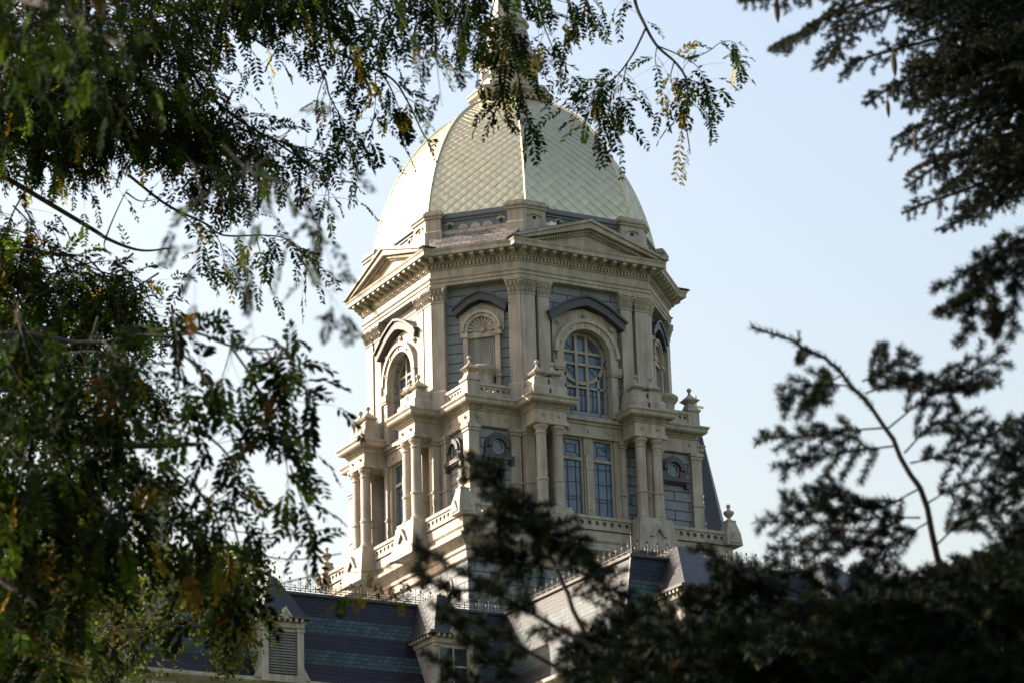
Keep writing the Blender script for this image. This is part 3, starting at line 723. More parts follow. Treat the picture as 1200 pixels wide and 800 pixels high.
# small round vent in the sunny base wall
m = MB(); m.ring_y(0, 29.6, .22, .34, -5.64, -5.5, 0, 360, 24); 
bv = m.build('base_vent', 'cream', B, A90); bv.location = (0, -4.05, 0)
MB().disc_y(0, 29.6, .23, -5.6, -5.55).build('vent_hole', 'void', bv)

# ---- wings and front pavilion: walls, mansard roofs, cresting
ZR, ZE = 27.9, 24.25
def mansard(x0, x1, y0, y1, il, ir, if_, ib, name, cap=True):
    """eaves rectangle -> top rectangle, slightly belled at the foot"""
    def rect(t): return (x0+il*t, x1-ir*t, y0+if_*t, y1-ib*t)
    m = MB(); loops = []
    for t, z in ((-.04, ZE-.02), (.0, ZE), (.16, ZE+.42), (1.0, ZR)):
        a, b, c, d = rect(t); loops.append([(a, c, z), (b, c, z), (b, d, z), (a, d, z)])
    m.loft(loops); o = m.build(name, 'slate', B)
    a, b, c, d = rect(1.0)
    e = MB(); ringprof(e, [(a, c), (b, c), (b, d), (a, d)], [(-.2, ZR-.1), (.04, ZR-.1), (.1, ZR-.03), (.1, ZR+.06), (-.2, ZR+.09)]); e.build('roof_curb', 'iron', o)
    a, b, c, d = rect(0)
    e = MB(); ringprof(e, [(a, c), (b, c), (b, d), (a, d)], [(-.2, ZE-.75), (.02, ZE-.75), (.02, ZE-.4), (.28, ZE-.22), (.34, ZE-.16), (.34, ZE-.03), (-.2, ZE-.021)]); e.build('eaves', 'cream', B)
    return o
wing = mansard(-38, 38, -9.1, 9.1, 2, 2, 2.1, 2.1, 'wing_roof')
pav = mansard(-6.2, 6.2, -17.35, -6.0, 1.3, 1.3, 1.3, -.5, 'pavilion_roof')
# hip flashings
for (a, b) in (((-6.2, -17.35, ZE), (-4.9, -16.05, ZR)), ((6.2, -17.35, ZE), (4.9, -16.05, ZR))):
    MB().tube([a, ((a[0]*.84+b[0]*.16), (a[1]*.84+b[1]*.16), ZE+.44), (b[0], b[1], ZR)], .05, 6).build('hip_roll', 'iron', pav)
w_ = MB(); w_.box(-37.8, 37.8, -8.9, 8.9, 0, ZE-.3); w_.build('wing_wall', 'brick', B)
w_ = MB(); w_.box(-6.05, 6.05, -17.15, -8.8, 0, ZE-.28); w_.build('pavilion_wall', 'brick', B)
def sash(x, y, z, rz=0):
    m = MB(); m.strip(arch_pts(.72, z+1.7, z, 12), arch_pts(.52, z+1.7, z, 12), y-.12, y+.05); m.box(-.8, .8, y-.16, y+.05, z-.16, z)
    o = m.build('wall_window', 'cream', B, 0, loc=(x, 0, 0)); 
    MB().pxz(arch_pts(.54, z+1.7, z, 12), y-.03, y+.02).build('glass_pane', 'glass', o)
    f = MB(); f.box(-.03, .03, y-.07, y-.031, z, z+2.2); f.box(-.52, .52, y-.075, y-.032, z+1.15, z+1.22); f.build('window_frame', 'cream', o)
for x in (-4.2, -1.4, 1.4, 4.2): sash(x, -17.15, 20.4)
for x in (-22, -18.5, -15, -11.7, -8.4): sash(x, -8.9, 20.4)

def motif(m, px, py, tx, ty, z, h=.52):
    """one iron cresting unit: stem with a bud, two scrolls and a foot rail"""
    def P(a, b): return (px+tx*a, py+ty*a, z+b)
    m.tube([P(0, 0), P(0, h*.82)], .014, 4)
    m.add([P(-.05, h*.86), P(0, h*.74), P(.05, h*.86), P(0, h), (px-ty*.03, py+tx*.03, z+h*.86), (px+ty*.03, py-tx*.03, z+h*.86)], [(0,1,4), (1,2,4), (2,3,4), (3,0,4), (1,0,5), (2,1,5), (3,2,5), (0,3,5)])
    for s in (-1, 1):
        m.tube([P(0, h*.1), P(s*.07, h*.16), P(s*.13, h*.3), P(s*.12, h*.45), P(s*.06, h*.5), P(s*.04, h*.42), P(s*.075, h*.37)], .012, 4)
        m.tube([P(0, h*.55), P(s*.05, h*.6), P(s*.09, h*.68), P(s*.06, h*.74)], .012, 4)
        m.lathe([(0, -.028), (.028, 0), (0, .028)], *P(s*.19, 0)[:2], 5, z+h*.42); m.tube([P(s*.19, 0), P(s*.19, h*.42)], .01, 3)
def cresting(a, b, parent):
    a = np.array(a); b = np.array(b); L = np.linalg.norm(b-a); n = int(L/.39); t = (b-a)/L; m = MB(); z = ZR+.09
    for i in range(n): p = a+t*(i+.5)*L/n; motif(m, p[0], p[1], t[0], t[1], z)
    for h in (.04, .13): m.tube([(*a, z+h), (*b, z+h)], .014, 4)
    m.build('roof_cresting', 'iron', parent)
cresting((-26, -7.04), (-4.95, -7.04), wing); cresting((-4.86, -7.1), (-4.86, -16.0), pav); cresting((-4.82, -16.02), (4.82, -16.02), pav); cresting((4.86, -16), (4.86, -7.1), pav)
for x in (-4.86, 4.86):
    MB().tube([(x, -16.02, ZR), (x, -16.02, ZR+.72)], .03, 6).lathe([(0, -.07), (.07, 0), (0, .09)], x, -16.02, 8, ZR+.76).build('iron_post', 'iron', pav)

# ---- dormers
def dormer(x, y, hw, h, za, depth, glass=False, back=1.05):
    """front face at y, half width hw, body from ZE to ZE+h, roof apex at za"""
    m = MB(); z0 = ZE-.05; z1 = ZE+h
    m.box(-hw, hw, 0, depth, z0, z1)
    # console feet and side piers, head band
    for s in (-1, 1):
        a, b = sorted((s*hw, s*(hw-.2))); m.box(a-.02, b+.02, -.07, .02, z0+.12, z1-.18); m.box(a-.05, b+.05, -.1, .03, z1-.3, z1-.2)
        m.pxz([(s*hw, z0+.5), (s*(hw+.28), z0), (s*hw, z0)], -.04, .14)
    m.box(-hw-.06, hw+.06, -.12, depth, z0-.12, z0+.12); m.box(-hw-.04, hw+.04, -.09, depth, z1-.16, z1+.02)
    n = int(hw*2/.2)
    for i in range(n): xc = -hw+(i+.5)*2*hw/n; m.box(xc-.05, xc+.05, -.24, 0, z1+.021, z1+.14)
    for i in range(int(depth/.24)):
        for s in (-1, 1): yc = .1+i*.24; a, b = sorted((s*hw, s*(hw+.18))); m.box(a, b, yc-.05, yc+.05, z1+.021, z1+.14)
    # little peak over the opening
    m.strip([(-.34*hw, z1+.16), (0, z1+.5), (.34*hw, z1+.16)], [(-.18*hw, z1+.16), (0, z1+.36), (.18*hw, z1+.16)], -.33, -.05)
    m.pxz([(-.2*hw, z1+.1), (.2*hw, z1+.1), (0, z1+.38)], -.29, -.1)
    o = m.build('dormer', 'cream', B, loc=(x, y, 0))
    e = MB(); e.box(-hw-.22, hw+.22, -.26, depth, z1+.14, z1+.24); e.build('dormer_eaves', 'dark', o)
    r = MB(); zz = z1+.24; ew = hw+.06
    r.add([(-ew, -.2, zz), (ew, -.2, zz), (ew, depth, zz), (-ew, depth, zz), (-.2*hw, back*hw, za), (.2*hw, back*hw, za), (.2*hw, depth+.6, za), (-.2*hw, depth+.6, za)],
          [(0,3,2,1), (4,5,6,7), (0,1,5,4), (1,2,6,5), (2,3,7,6), (3,0,4,7)])
    r.build('dormer_roof', 'slate_dark', o)
    if glass:
        MB().box(-hw+.24, hw-.24, -.02, .0, z0+.2, z1-.32).build('glass_pane', 'glass_dark', o)
        f = MB(); f.box(-.03, .03, -.05, -.021, z0+.2, z1-.32); f.box(-hw+.24, hw-.24, -.055, -.022, (z0+z1)/2-.04, (z0+z1)/2+.03); f.build('window_frame', 'cream', o)
    else:
        MB().box(-hw+.24, hw-.24, -.012, 0, z0+.16, z1-.3).build('dark_opening', 'void', o)
        l = MB(); n = 15; zb, zt = z0+.18, z1-.32
        for i in range(n):
            z = zb+(i+.1)*(zt-zb)/n; l.prism([(-hw+.24, -.055, z), (-hw+.24, -.02, z+.075), (-hw+.24, -.013, z+.075), (-hw+.24, -.048, z-.006)], (2*hw-.48, 0, 0))
        l.build('louver', 'louver', o)
    return o
dormer(-14.9, -9.45, .76, 1.9, 27.95, 2.6)
dormer(-8.35, -9.45, .76, 1.9, 27.95, 2.6, True)
dormer(-21.4, -9.45, .76, 1.9, 27.95, 2.6)
dormer(-2.95, -18.2, 1.3, 1.95, 28.35, 3.4, True, 1.45)
dormer(2.95, -18.2, 1.3, 1.95, 28.35, 3.4, True, 1.45)
# ---- chimneys
def chimney(x, y, hx, hy, zb, zt):
    m = MB(); P = [(x-hx, y-hy), (x+hx, y-hy), (x+hx, y+hy), (x-hx, y+hy)]
    ringprof(m, P, [(0, zb), (0, zt-1.5), (.05, zt-1.46), (.05, zt-1.36), (0, zt-1.32), (0, zt-.75), (.1, zt-.66), (.1, zt-.55), (.24, zt-.4), (.3, zt-.34), (.3, zt-.18), (.1, zt-.02), (-.12, zt)])
    o = m.build('chimney', 'brick', B)
    for dx in (-.5*hx, .5*hx): MB().lathe([(0, 0), (.1, 0), (.09, .25), (.12, .27), (.12, .33), (0, .33)], x+dx, y, 10, zt-.01).build('chimney_pot', 'dark', o)
chimney(-19.0, -7.9, .37, .45, 26, 31.0)
chimney(5.0, -16.6, .66, .55, 24.5, 27.95)
chimney(14.5, -7.9, .42, .5, 26, 31.2)

# ================================================================== CHURCH STEEPLE behind the tower
st = thing('church_steeple', 'slim dark slate steeple with a small gold cross, half hidden behind the tower', 'steeple', (34.37, 40, 0))
def so(r): return [(r*math.cos(rad(22.5+45*i)), r*math.sin(rad(22.5+45*i))) for i in range(8)]
m = MB(); m.loft([[(x, y, z) for x, y in so(r)] for r, z in ((3.6, 36.0), (3.3, 37.2), (2.4, 42.2), (.12, 54.0))]); m.build('spire', 'slate_dark', st)
m = MB(); m.box(-3, 3, -3, 3, 0, 35.2); m.build('belfry_wall', 'brick', st)
m = MB(); ringprof(m, sq(3), [(-.1, 35.1), (.1, 35.1), (.35, 35.6), (.4, 36.1), (-.1, 36.2)]); m.build('belfry_cornice', 'cream', st)
m = MB(); m.lathe([(0, 53.9), (.14, 53.95), (.16, 54.05), (.1, 54.15), (0, 54.2)], 0, 0, 12); m.box(-.055, .055, -.055, .055, 54.1, 55.55); m.box(-.52, .52, -.05, .05, 54.80, 54.92); m.build('gold_cross', 'goldpaint', st)

#FOLIAGE
# ================================================================== TREES
class Leaves:
    """collects leaf faces with a colour each; one mesh"""
    def __init__(s): s.v = []; s.f = []; s.c = []; s.n = 0
    def add(s, V, F, C):
        """V (k,m,3) k faces of m points each"""
        k, m = V.shape[:2]
        s.v.append(V.reshape(-1, 3)); s.f.append((np.arange(k*m).reshape(k, m)+s.n, m)); s.n += k*m
        s.c.append(np.repeat(C, m, axis=0))
    def build(s, name, mat, parent):
        me = bpy.data.meshes.new(name); V = np.concatenate(s.v) - np.array(parent.matrix_basis.translation if parent else (0, 0, 0)); C = np.concatenate(s.c)
        loops = np.concatenate([f.ravel() for f, m in s.f]); tot = np.concatenate([np.full(len(f), m) for f, m in s.f]); start = np.concatenate([[0], np.cumsum(tot)[:-1]])
        me.vertices.add(len(V)); me.vertices.foreach_set('co', V.ravel().astype(np.float32))
        me.loops.add(len(loops)); me.loops.foreach_set('vertex_index', loops.astype(np.int32))
        me.polygons.add(len(tot)); me.polygons.foreach_set('loop_start', start.astype(np.int32)); me.polygons.foreach_set('loop_total', tot.astype(np.int32))
        me.update(calc_edges=True)
        a = me.color_attributes.new('leaf_colour', 'FLOAT_COLOR', 'POINT')
        a.data.foreach_set('color', np.concatenate([C, np.ones((len(C), 1))], 1).ravel().astype(np.float32))
        me.materials.append(M[mat]); o = bpy.data.objects.new(name, me); col.objects.link(o); o.parent = parent
        return o
def unit(v): return v/np.maximum(np.linalg.norm(v, axis=-1, keepdims=True), 1e-9)
UP = np.array([0, 0, 1.0])
def rv(): return unit(RNG.normal(size=3))
def smooth_line(P, n):
    """Catmull-Rom through the control points"""
    P = np.asarray(P, float); P = np.vstack([2*P[0]-P[1], P, 2*P[-1]-P[-2]]); out = []
    m = len(P)-3
    for t in np.linspace(0, m-1e-6, n):
        i = int(t); u = t-i; a, b, c, d = P[i:i+4]
        out.append(.5*((2*b)+(-a+c)*u+(2*a-5*b+4*c-d)*u*u+(-a+3*b-3*c+d)*u**3))
    return np.array(out)
def px_line(pts, d0, d1=None):
    d1 = d0 if d1 is None else d1; n = len(pts)
    return np.array([at(p[0], p[1], d0+(d1-d0)*i/max(1, n-1)) for i, p in enumerate(pts)])
GREENS = np.array([(.007, .014, .005), (.010, .019, .006), (.018, .034, .007), (.007, .012, .005), (.055, .080, .013)])
DULL = [1.0]
def leaf_tint(yel):
    r = RNG.random()*1.0
    if r < yel*.6: return np.array([.40, .27, .02])*RNG.uniform(.6, 1.1)*DULL[0]
    if r < yel: return np.array([.11, .05, .012])*RNG.uniform(.6, 1.1)
    return GREENS[RNG.integers(len(GREENS))]*RNG.uniform(.75, 1.25)
def compound(L, base, dirn, length, pairs, size, yel, droop=.6):
    """one pinnate locust leaf: a drooping stalk with paired oval leaflets"""
    t = np.linspace(0, 1, pairs+1)[1:]
    dirn = unit(dirn); cur = dirn.copy(); p = base.copy(); side0 = unit(np.cross(dirn, UP+.7*rv())); pts = []; dirs = []
    for i in range(pairs):
        cur = unit(cur-UP*droop*1.6/pairs); p = p+cur*length/pairs; pts.append(p.copy()); dirs.append(cur.copy())
    pts = np.array(pts); dirs = np.array(dirs)
    sz = size*np.interp(t, [0, .3, .8, 1], [.75, 1, .95, .7])
    tint = leaf_tint(yel)
    V = []; C = []
    roll = unit(side0+.35*rv())
    for sgn in (-1, 1, 0):
        P0 = pts if sgn else pts[-1:]; D0 = dirs if sgn else dirs[-1:]; S0 = sz if sgn else sz[-1:]
        s = unit(roll-D0*(D0@roll)[:, None])
        ld = unit(s*sgn*.85+D0*(.62 if sgn else 1)-UP*.12+RNG.normal(size=D0.shape)*.17)
        nrm = unit(np.cross(ld, D0 if sgn else s)+RNG.normal(size=D0.shape)*.28); w = unit(np.cross(nrm, ld))
        l = (S0*RNG.uniform(.85, 1.15, len(S0)))[:, None]; hw = l*.185
        q = np.stack([P0+ld*l*.06, P0+ld*l*.32+w*hw, P0+ld*l*.7+w*hw*.9, P0+ld*l, P0+ld*l*.7-w*hw*.9, P0+ld*l*.32-w*hw], 1)
        V.append(q); C.append(np.clip(tint*RNG.uniform(.65, 1.35, (len(S0), 1))*RNG.uniform(.85, 1.15, (len(S0), 3)), 0, 1))
    L.add(np.concatenate(V), None, np.concatenate(C))
    st = unit(np.cross(dirn, rv()))*.0012*length/.25
    chain = np.vstack([base, pts])
    L.add(np.stack([chain[:-1]-st, chain[:-1]+st, chain[1:]+st, chain[1:]-st], 1), None, np.repeat([[.05, .05, .02]], pairs, 0))
def spray(L, W, P, r0, n, size, yel, length, t0=.15, droop=.6, jit=.08, out=1.0, twigs=True):
    """woody twig along P with n hanging compound leaves"""
    Q = smooth_line(P, max(6, 5*len(P))); N = len(Q)
    W.tube([tuple(q) for q in Q], [r0*(1-.75*i/(N-1)) for i in range(N)], 5)
    for k in range(n):
        t = RNG.uniform(t0, 1)**.85; i = min(N-2, int(t*(N-1))); tan = unit(Q[i+1]-Q[i]); b = Q[i]+(Q[i+1]-Q[i])*RNG.random()
        d = unit(tan*RNG.uniform(.1, .7)+rv()*out*.85-UP*.42)
        if twigs and RNG.random() < .5:
            e = b+unit(d+rv()*.4)*RNG.uniform(.2, 1.0)*jit*4; W.tube([tuple(b), tuple((b+e)/2+rv()*jit*.2), tuple(e)], [r0*.28, r0*.2, r0*.12], 3); b = e
        compound(L, b, d, length*RNG.uniform(.7, 1.2), int(RNG.integers(7, 12)), size*RNG.uniform(.85, 1.15), yel, droop)
def inside(poly, x, y):
    c = False; j = len(poly)-1
    for i in range(len(poly)):
        (xi, yi), (xj, yj) = poly[i], poly[j]
        if (yi > y) != (yj > y) and x < (xj-xi)*(y-yi)/(yj-yi)+xi: c = not c
        j = i
    return c
def clump(L, W, poly, n, d0, d1, size, yel, length, r0=.008, per=5, run=.6, droop=.6):
    xs = [p[0] for p in poly]; ys = [p[1] for p in poly]; k = 0
    while k < n:
        x, y = RNG.uniform(min(xs), max(xs)), RNG.uniform(min(ys), max(ys))
        if not inside(poly, x, y): continue
        k += 1; d = RNG.uniform(d0, d1); p = at(x, y, d)
        dr = unit(CR*RNG.uniform(-.4, 1)+UP*RNG.uniform(-.7, .4)+CF*RNG.uniform(-.6, .6)); s = run*RNG.uniform(.6, 1.3)
        spray(L, W, [p-dr*s*.6, p-dr*s*.1+rv()*.05*s, p+dr*s*.4-UP*.12*s], r0, per, size, yel, length, 0, droop)
def limb(P, r0, r1, parent, mat, n=14, name='branch'):
    Q = smooth_line(P, n); off = np.array(parent.matrix_basis.translation)
    k = len(Q); return MB().tube([tuple(q-off) for q in Q], [r0+(r1-r0)*i/(k-1) for i in range(k)], 8).build(name, mat, parent, smooth=True)
def shift(W, parent):
    o = np.array(parent.matrix_basis.translation); W.v = [tuple(np.subtract(v, o)) for v in W.v]; return W
def ground_at(px, d):
    p = at(px, 400, d); p[2] = 0; return p

# ---- the locust whose branches hang sharp across the top and the left
TA = ground_at(-330, 25.0)
ta = thing('locust_tree', 'leafy locust tree whose sharp green and yellow sprays hang across the top, before the dome', 'tree', tuple(TA))
top = at(-300, -60, 25.5)
limb([TA, TA+(top-TA)*.45+np.array([.25, .1, 0]), top], .26, .15, ta, 'bark', name='trunk')
L, W = Leaves(), MB(); S, LN = .060, .27
def tw(pts, n, r=.012, d0=25, d1=24.5, yel=.06, length=LN, size=S, **k): spray(L, W, px_line(pts, d0, d1), r, n, size, yel, length, **k)
limb(px_line([(-300, 0), (-160, -30), (40, -70), (220, -60), (400, -30)], 25.4, 24.8), .10, .035, ta, 'bark')
limb(px_line([(-290, -60), (-50, -190), (300, -190), (620, -110), (760, -40)], 25.5, 24), .11, .03, ta, 'bark')
limb(px_line([(-300, 120), (-150, 90), (0, 55), (120, 80), (230, 125)], 25.5, 25), .09, .022, ta, 'bark')
limb(px_line([(-300, 260), (-150, 230), (-20, 205)], 25.4, 25), .05, .02, ta, 'bark')
limb(px_line([(-310, 420), (-150, 380), (-10, 300), (90, 300)], 25.4, 25), .06, .015, ta, 'bark')
# branches that leave the top mass to the right
tw([(230, 95), (268, 132), (311, 159), (359, 176), (398, 186)], 40, .016, t0=.0, yel=.07)
tw([(311, 159), (350, 185), (380, 210), (386, 236)], 16)
tw([(250, 130), (262, 170), (272, 205), (270, 232)], 14)
tw([(225, 120), (232, 160), (240, 200), (236, 235)], 12)
tw([(376, -20), (382, 0), (389, 54), (409, 68), (457, 91), (477, 118), (497, 159), (506, 166)], 7, .017, t0=.05, yel=.25, length=.2)
tw([(409, 68), (428, 90), (436, 120)], 12, .008, yel=.75, length=.22)
tw([(445, 82), (458, 104), (466, 124), (472, 142)], 20, .009, yel=.22, length=.22)
tw([(440, 86), (440, 120), (436, 150)], 8, .006, yel=.3)
tw([(365, 10), (372, 68), (382, 95), (386, 112), (398, 135), (405, 150)], 16, .013, t0=.35, yel=.12)
tw([(396, 130), (402, 155), (410, 172), (418, 188)], 18, .008)
tw([(380, 90), (372, 115), (370, 135)], 4, .006, yel=.5)
# hanging fronds over the sky on the left
tw([(150, 205), (195, 240), (240, 262), (262, 276), (311, 276), (337, 281), (356, 300)], 22, .014, yel=.05)
tw([(195, 240), (225, 262), (240, 290), (248, 318)], 12, .008)
tw([(240, 262), (258, 285), (266, 320)], 8, .007)
tw([(300, 276), (306, 300), (312, 322)], 7, .006)
tw([(200, 140), (206, 180), (215, 215), (217, 236)], 12, .008)
tw([(337, 281), (352, 292), (360, 308)], 7, .005)
# bare twig with thorns
W.tube([tuple(p) for p in smooth_line(px_line([(-40, 190), (0, 205), (60, 240), (110, 270), (124, 279), (150, 290), (172, 294), (200, 291)], 25, 24.6), 30)], [.026*(1-.72*i/29) for i in range(30)], 6)
for pts in ([(124, 279), (132, 258), (147, 226), (152, 222)], [(75, 200), (95, 203), (130, 185), (180, 188)], [(148, 226), (165, 236), (190, 232)], [(124, 279), (122, 288), (126, 296)]):
    W.tube([tuple(p) for p in smooth_line(px_line(pts, 24.8), 10)], [.009*(1-.8*i/9) for i in range(10)], 4)
# top centre, before the lantern
tw([(560, -50), (585, -20), (598, 30), (606, 80), (614, 125), (622, 148)], 15, .014, t0=.2, yel=.05)
tw([(600, -30), (592, 40), (585, 95), (580, 120), (590, 142)], 12, .010, yel=.05)
tw([(585, -20), (570, 40), (560, 95), (578, 135)], 5, .008)
tw([(620, -40), (632, 10), (638, 32), (650, 62), (662, 92)], 14, .010, yel=.22)
tw([(610, 40), (618, 70), (610, 95)], 8, .006, yel=.35, length=.22)
tw([(640, -40), (665, -5), (672, 25)], 10, .010); tw([(680, -30), (690, 5), (698, 18)], 8, .008)
tw([(560, -40), (590, 0), (640, 12), (668, 20)], 8, .010, yel=.1)
tw([(720, -40), (733, -10), (736, 10)], 5, .007)
# the lone branch right of the dome
tw([(736, -60), (744, 0), (755, 28), (770, 54), (792, 74), (804, 93), (806, 119), (802, 136), (806, 160), (809, 181)], 10, .016, t0=.25, yel=.25, d0=24.2, d1=23.8)
tw([(757, 33), (741, 65), (719, 93), (702, 98), (694, 112)], 24, .010, t0=.3, yel=.08, d0=24.1, d1=23.8)
tw([(719, 93), (714, 125), (712, 148)], 12, .006, d0=24); tw([(735, 75), (728, 105), (724, 130)], 10, .006, d0=24); tw([(700, 98), (692, 120), (694, 138)], 8, .005, d0=24)
tw([(770, 54), (790, 62), (806, 69), (829, 61), (845, 50), (860, 50), (869, 66)], 6, .007, t0=.35, yel=.12, d0=24, d1=23.7, length=.15, size=.045, jit=.03)
tw([(850, 52), (860, 65), (864, 72)], 9, .004, d0=23.8, length=.17, size=.045, jit=.03)
tw([(804, 93), (822, 100), (830, 122)], 11, .006, d0=23.9); tw([(790, 72), (786, 92), (792, 112)], 9, .006, yel=.15, d0=24)
tw([(770, 54), (768, 72), (774, 92)], 8, .005, yel=.8, d0=24); tw([(806, 69), (820, 82), (834, 108)], 8, .005, d0=23.8)
# dense masses
clump(L, W, [(-80, -80), (430, -90), (410, 30), (330, 25), (250, 40), (240, 110), (180, 120), (130, 160), (0, 150), (-80, 160)], 330, 24, 27, S, .05, LN, .011, 6, .7)
clump(L, W, [(-40, 60), (110, 80), (135, 150), (80, 200), (20, 170), (-40, 190)], 70, 24, 26, S, .06, LN, .010, 6, .6)
clump(L, W, [(90, 100), (220, 120), (310, 155), (345, 200), (240, 190), (160, 160)], 60, 24.2, 25.4, S, .07, LN, .010, 6, .5)
clump(L, W, [(330, -60), (600, -70), (560, 40), (530, 60), (480, 50), (430, 55), (400, 40), (330, 35)], 48, 23.6, 25.5, S, .06, LN, .010, 6, .55)
clump(L, W, [(560, -70), (690, -70), (680, 10), (640, 25), (600, 40), (570, 30)], 11, 23.6, 25, S, .08, LN, .008, 6, .5)
clump(L, W, [(490, 30), (560, 15), (590, 50), (560, 70), (505, 60)], 10, 24, 25.5, .042, .06, .2, .006, 6, .4)
clump(L, W, [(-60, 240), (60, 262), (120, 305), (170, 330), (178, 385), (120, 400), (-60, 420)], 140, 24.3, 26, S, .06, LN, .010, 6, .55)
tw([(60, 290), (120, 319), (160, 326), (173, 345), (176, 372)], 16, .009, yel=.12); tw([(100, 300), (128, 330), (140, 360), (150, 385)], 16, .009)
# lower left, behind the nearer boughs
clump(L, W, [(-60, 420), (140, 400), (180, 470), (150, 560), (100, 640), (60, 700), (-60, 760)], 80, 24.5, 27, S, .08, LN, .010, 6, .6)
L.build('foliage', 'leaf_sun', ta); shift(W, ta).build('twigs', 'bark', ta)

# ---- the nearer locust, out of focus on the left
TB = ground_at(-420, 13.0)
tb = thing('locust_tree', 'nearer locust tree with blurred dark drooping boughs filling the left below the bare twig', 'tree', tuple(TB))
topb = at(-360, 300, 13.2)
limb([TB, TB+(topb-TB)*.5+np.array([.1, .1, 0]), topb, at(-330, -120, 13.4)], .2, .10, tb, 'bark', name='trunk')
L, W = Leaves(), MB(); S, LN = .050, .19; DULL[0] = .38
def tw(pts, n, r=.007, d0=13, d1=12.5, yel=.08, length=LN, size=S, **k): spray(L, W, px_line(pts, d0, d1), r, n, size, yel, length, jit=.05, **k)
limb(px_line([(-360, 330), (-200, 350), (-80, 395), (20, 390), (100, 402), (180, 392)], 13.2, 13), .022, .006, tb, 'bark')
limb(px_line([(-360, 420), (-180, 460), (0, 500), (140, 520), (230, 520)], 13.2, 12.8), .05, .010, tb, 'bark')
limb(px_line([(-350, 250), (-160, 480), (-40, 640), (60, 720)], 13.2, 12.5), .05, .012, tb, 'bark')
limb(px_line([(-330, -100), (-150, -60), (60, 10), (150, 60)], 13.4, 10), .04, .008, tb, 'bark')
tw([(150, 392), (200, 394), (232, 391), (270, 405), (311, 409), (330, 406), (345, 425), (352, 432), (360, 440)], 26, .008, t0=.0)
tw([(311, 409), (330, 440), (345, 480)], 16); tw([(270, 405), (300, 450), (320, 500), (340, 530)], 14)
tw([(180, 390), (230, 430), (262, 480), (280, 540)], 14); tw([(230, 500), (265, 530), (285, 570), (290, 600)], 14); tw([(290, 440), (320, 480), (332, 520), (338, 560)], 13)
tw([(330, 406), (340, 420), (348, 440), (350, 455)], 7); tw([(340, 545), (350, 575), (362, 610), (366, 650)], 14, .005); tw([(200, 545), (245, 590), (262, 630), (290, 665)], 14, .006, yel=.2)
tw([(270, 600), (280, 640), (285, 690), (268, 720)], 14, .006, yel=.3); tw([(225, 560), (250, 610), (240, 660), (255, 700)], 10, yel=.15)
W.tube([tuple(p) for p in smooth_line(px_line([(255, 618), (292, 624), (340, 625), (395, 618)], 12.8), 10)], .003, 4)
W.tube([tuple(p) for p in smooth_line(px_line([(255, 640), (300, 650), (350, 655), (400, 648)], 12.8), 10)], .003, 4)
clump(L, W, [(-60, 380), (120, 385), (170, 400), (180, 470), (150, 540), (90, 560), (-60, 600)], 62, 12, 14, S, .06, LN, .005, 6, .3)
clump(L, W, [(150, 390), (230, 400), (290, 425), (330, 470), (320, 530), (240, 540), (160, 540)], 5, 12, 13.2, S, .10, LN, .005, 6, .3)
clump(L, W, [(-60, 560), (120, 555), (150, 580), (140, 620), (110, 690), (85, 740), (80, 820), (-60, 820)], 110, 12, 14.5, S, .05, LN, .005, 6, .3)
clump(L, W, [(190, 560), (300, 560), (300, 640), (270, 690), (225, 640)], 4, 12, 13, S, .14, LN, .005, 6, .25)
clump(L, W, [(120, 530), (205, 530), (215, 600), (190, 640), (130, 640)], 9, 12, 13, S, .12, LN, .005, 5, .22)
# very near blurred fronds
for pts, n in (([(225, 190), (238, 240), (230, 300), (228, 355)], 7), ([(262, 170), (292, 200), (330, 215), (360, 250), (385, 300), (388, 380)], 16), ([(290, 190), (320, 250), (352, 300), (372, 330), (390, 350)], 9), ([(300, 230), (290, 330), (298, 400)], 4)):
    spray(L, W, px_line(pts, 7.6, 7.2), .0022, n, .022, .05, .085, jit=.02)
clump(L, W, [(-40, -40), (180, -40), (175, 40), (120, 85), (40, 60), (-40, 90)], 36, 9, 10.5, .030, .03, .12, .003, 6, .2)
clump(L, W, [(220, 190), (330, 195), (330, 225), (250, 225)], 3, 7.2, 7.8, .022, .05, .085, .003, 5, .15)
for pts, n in (([(500, -40), (515, 20), (512, 70), (518, 125)], 7), ([(440, -40), (462, 5), (480, 40), (500, 62)], 12), ([(540, -50), (548, 10), (532, 60), (520, 95)], 8)):
    spray(L, W, px_line(pts, 15, 14.6), .005, n, .036, .12, .15, jit=.04)
# near blurred twig crossing the tower's foot, with brown leaves
for pts, n in (([(300, 690), (380, 672), (440, 668), (500, 655)], 10), ([(370, 690), (400, 700), (430, 690)], 6)):
    spray(L, W, px_line(pts, 12.6, 12.2), .004, n, .026, .5, .10, jit=.03)
L.build('foliage', 'leaf', tb); shift(W, tb).build('twigs', 'bark', tb)

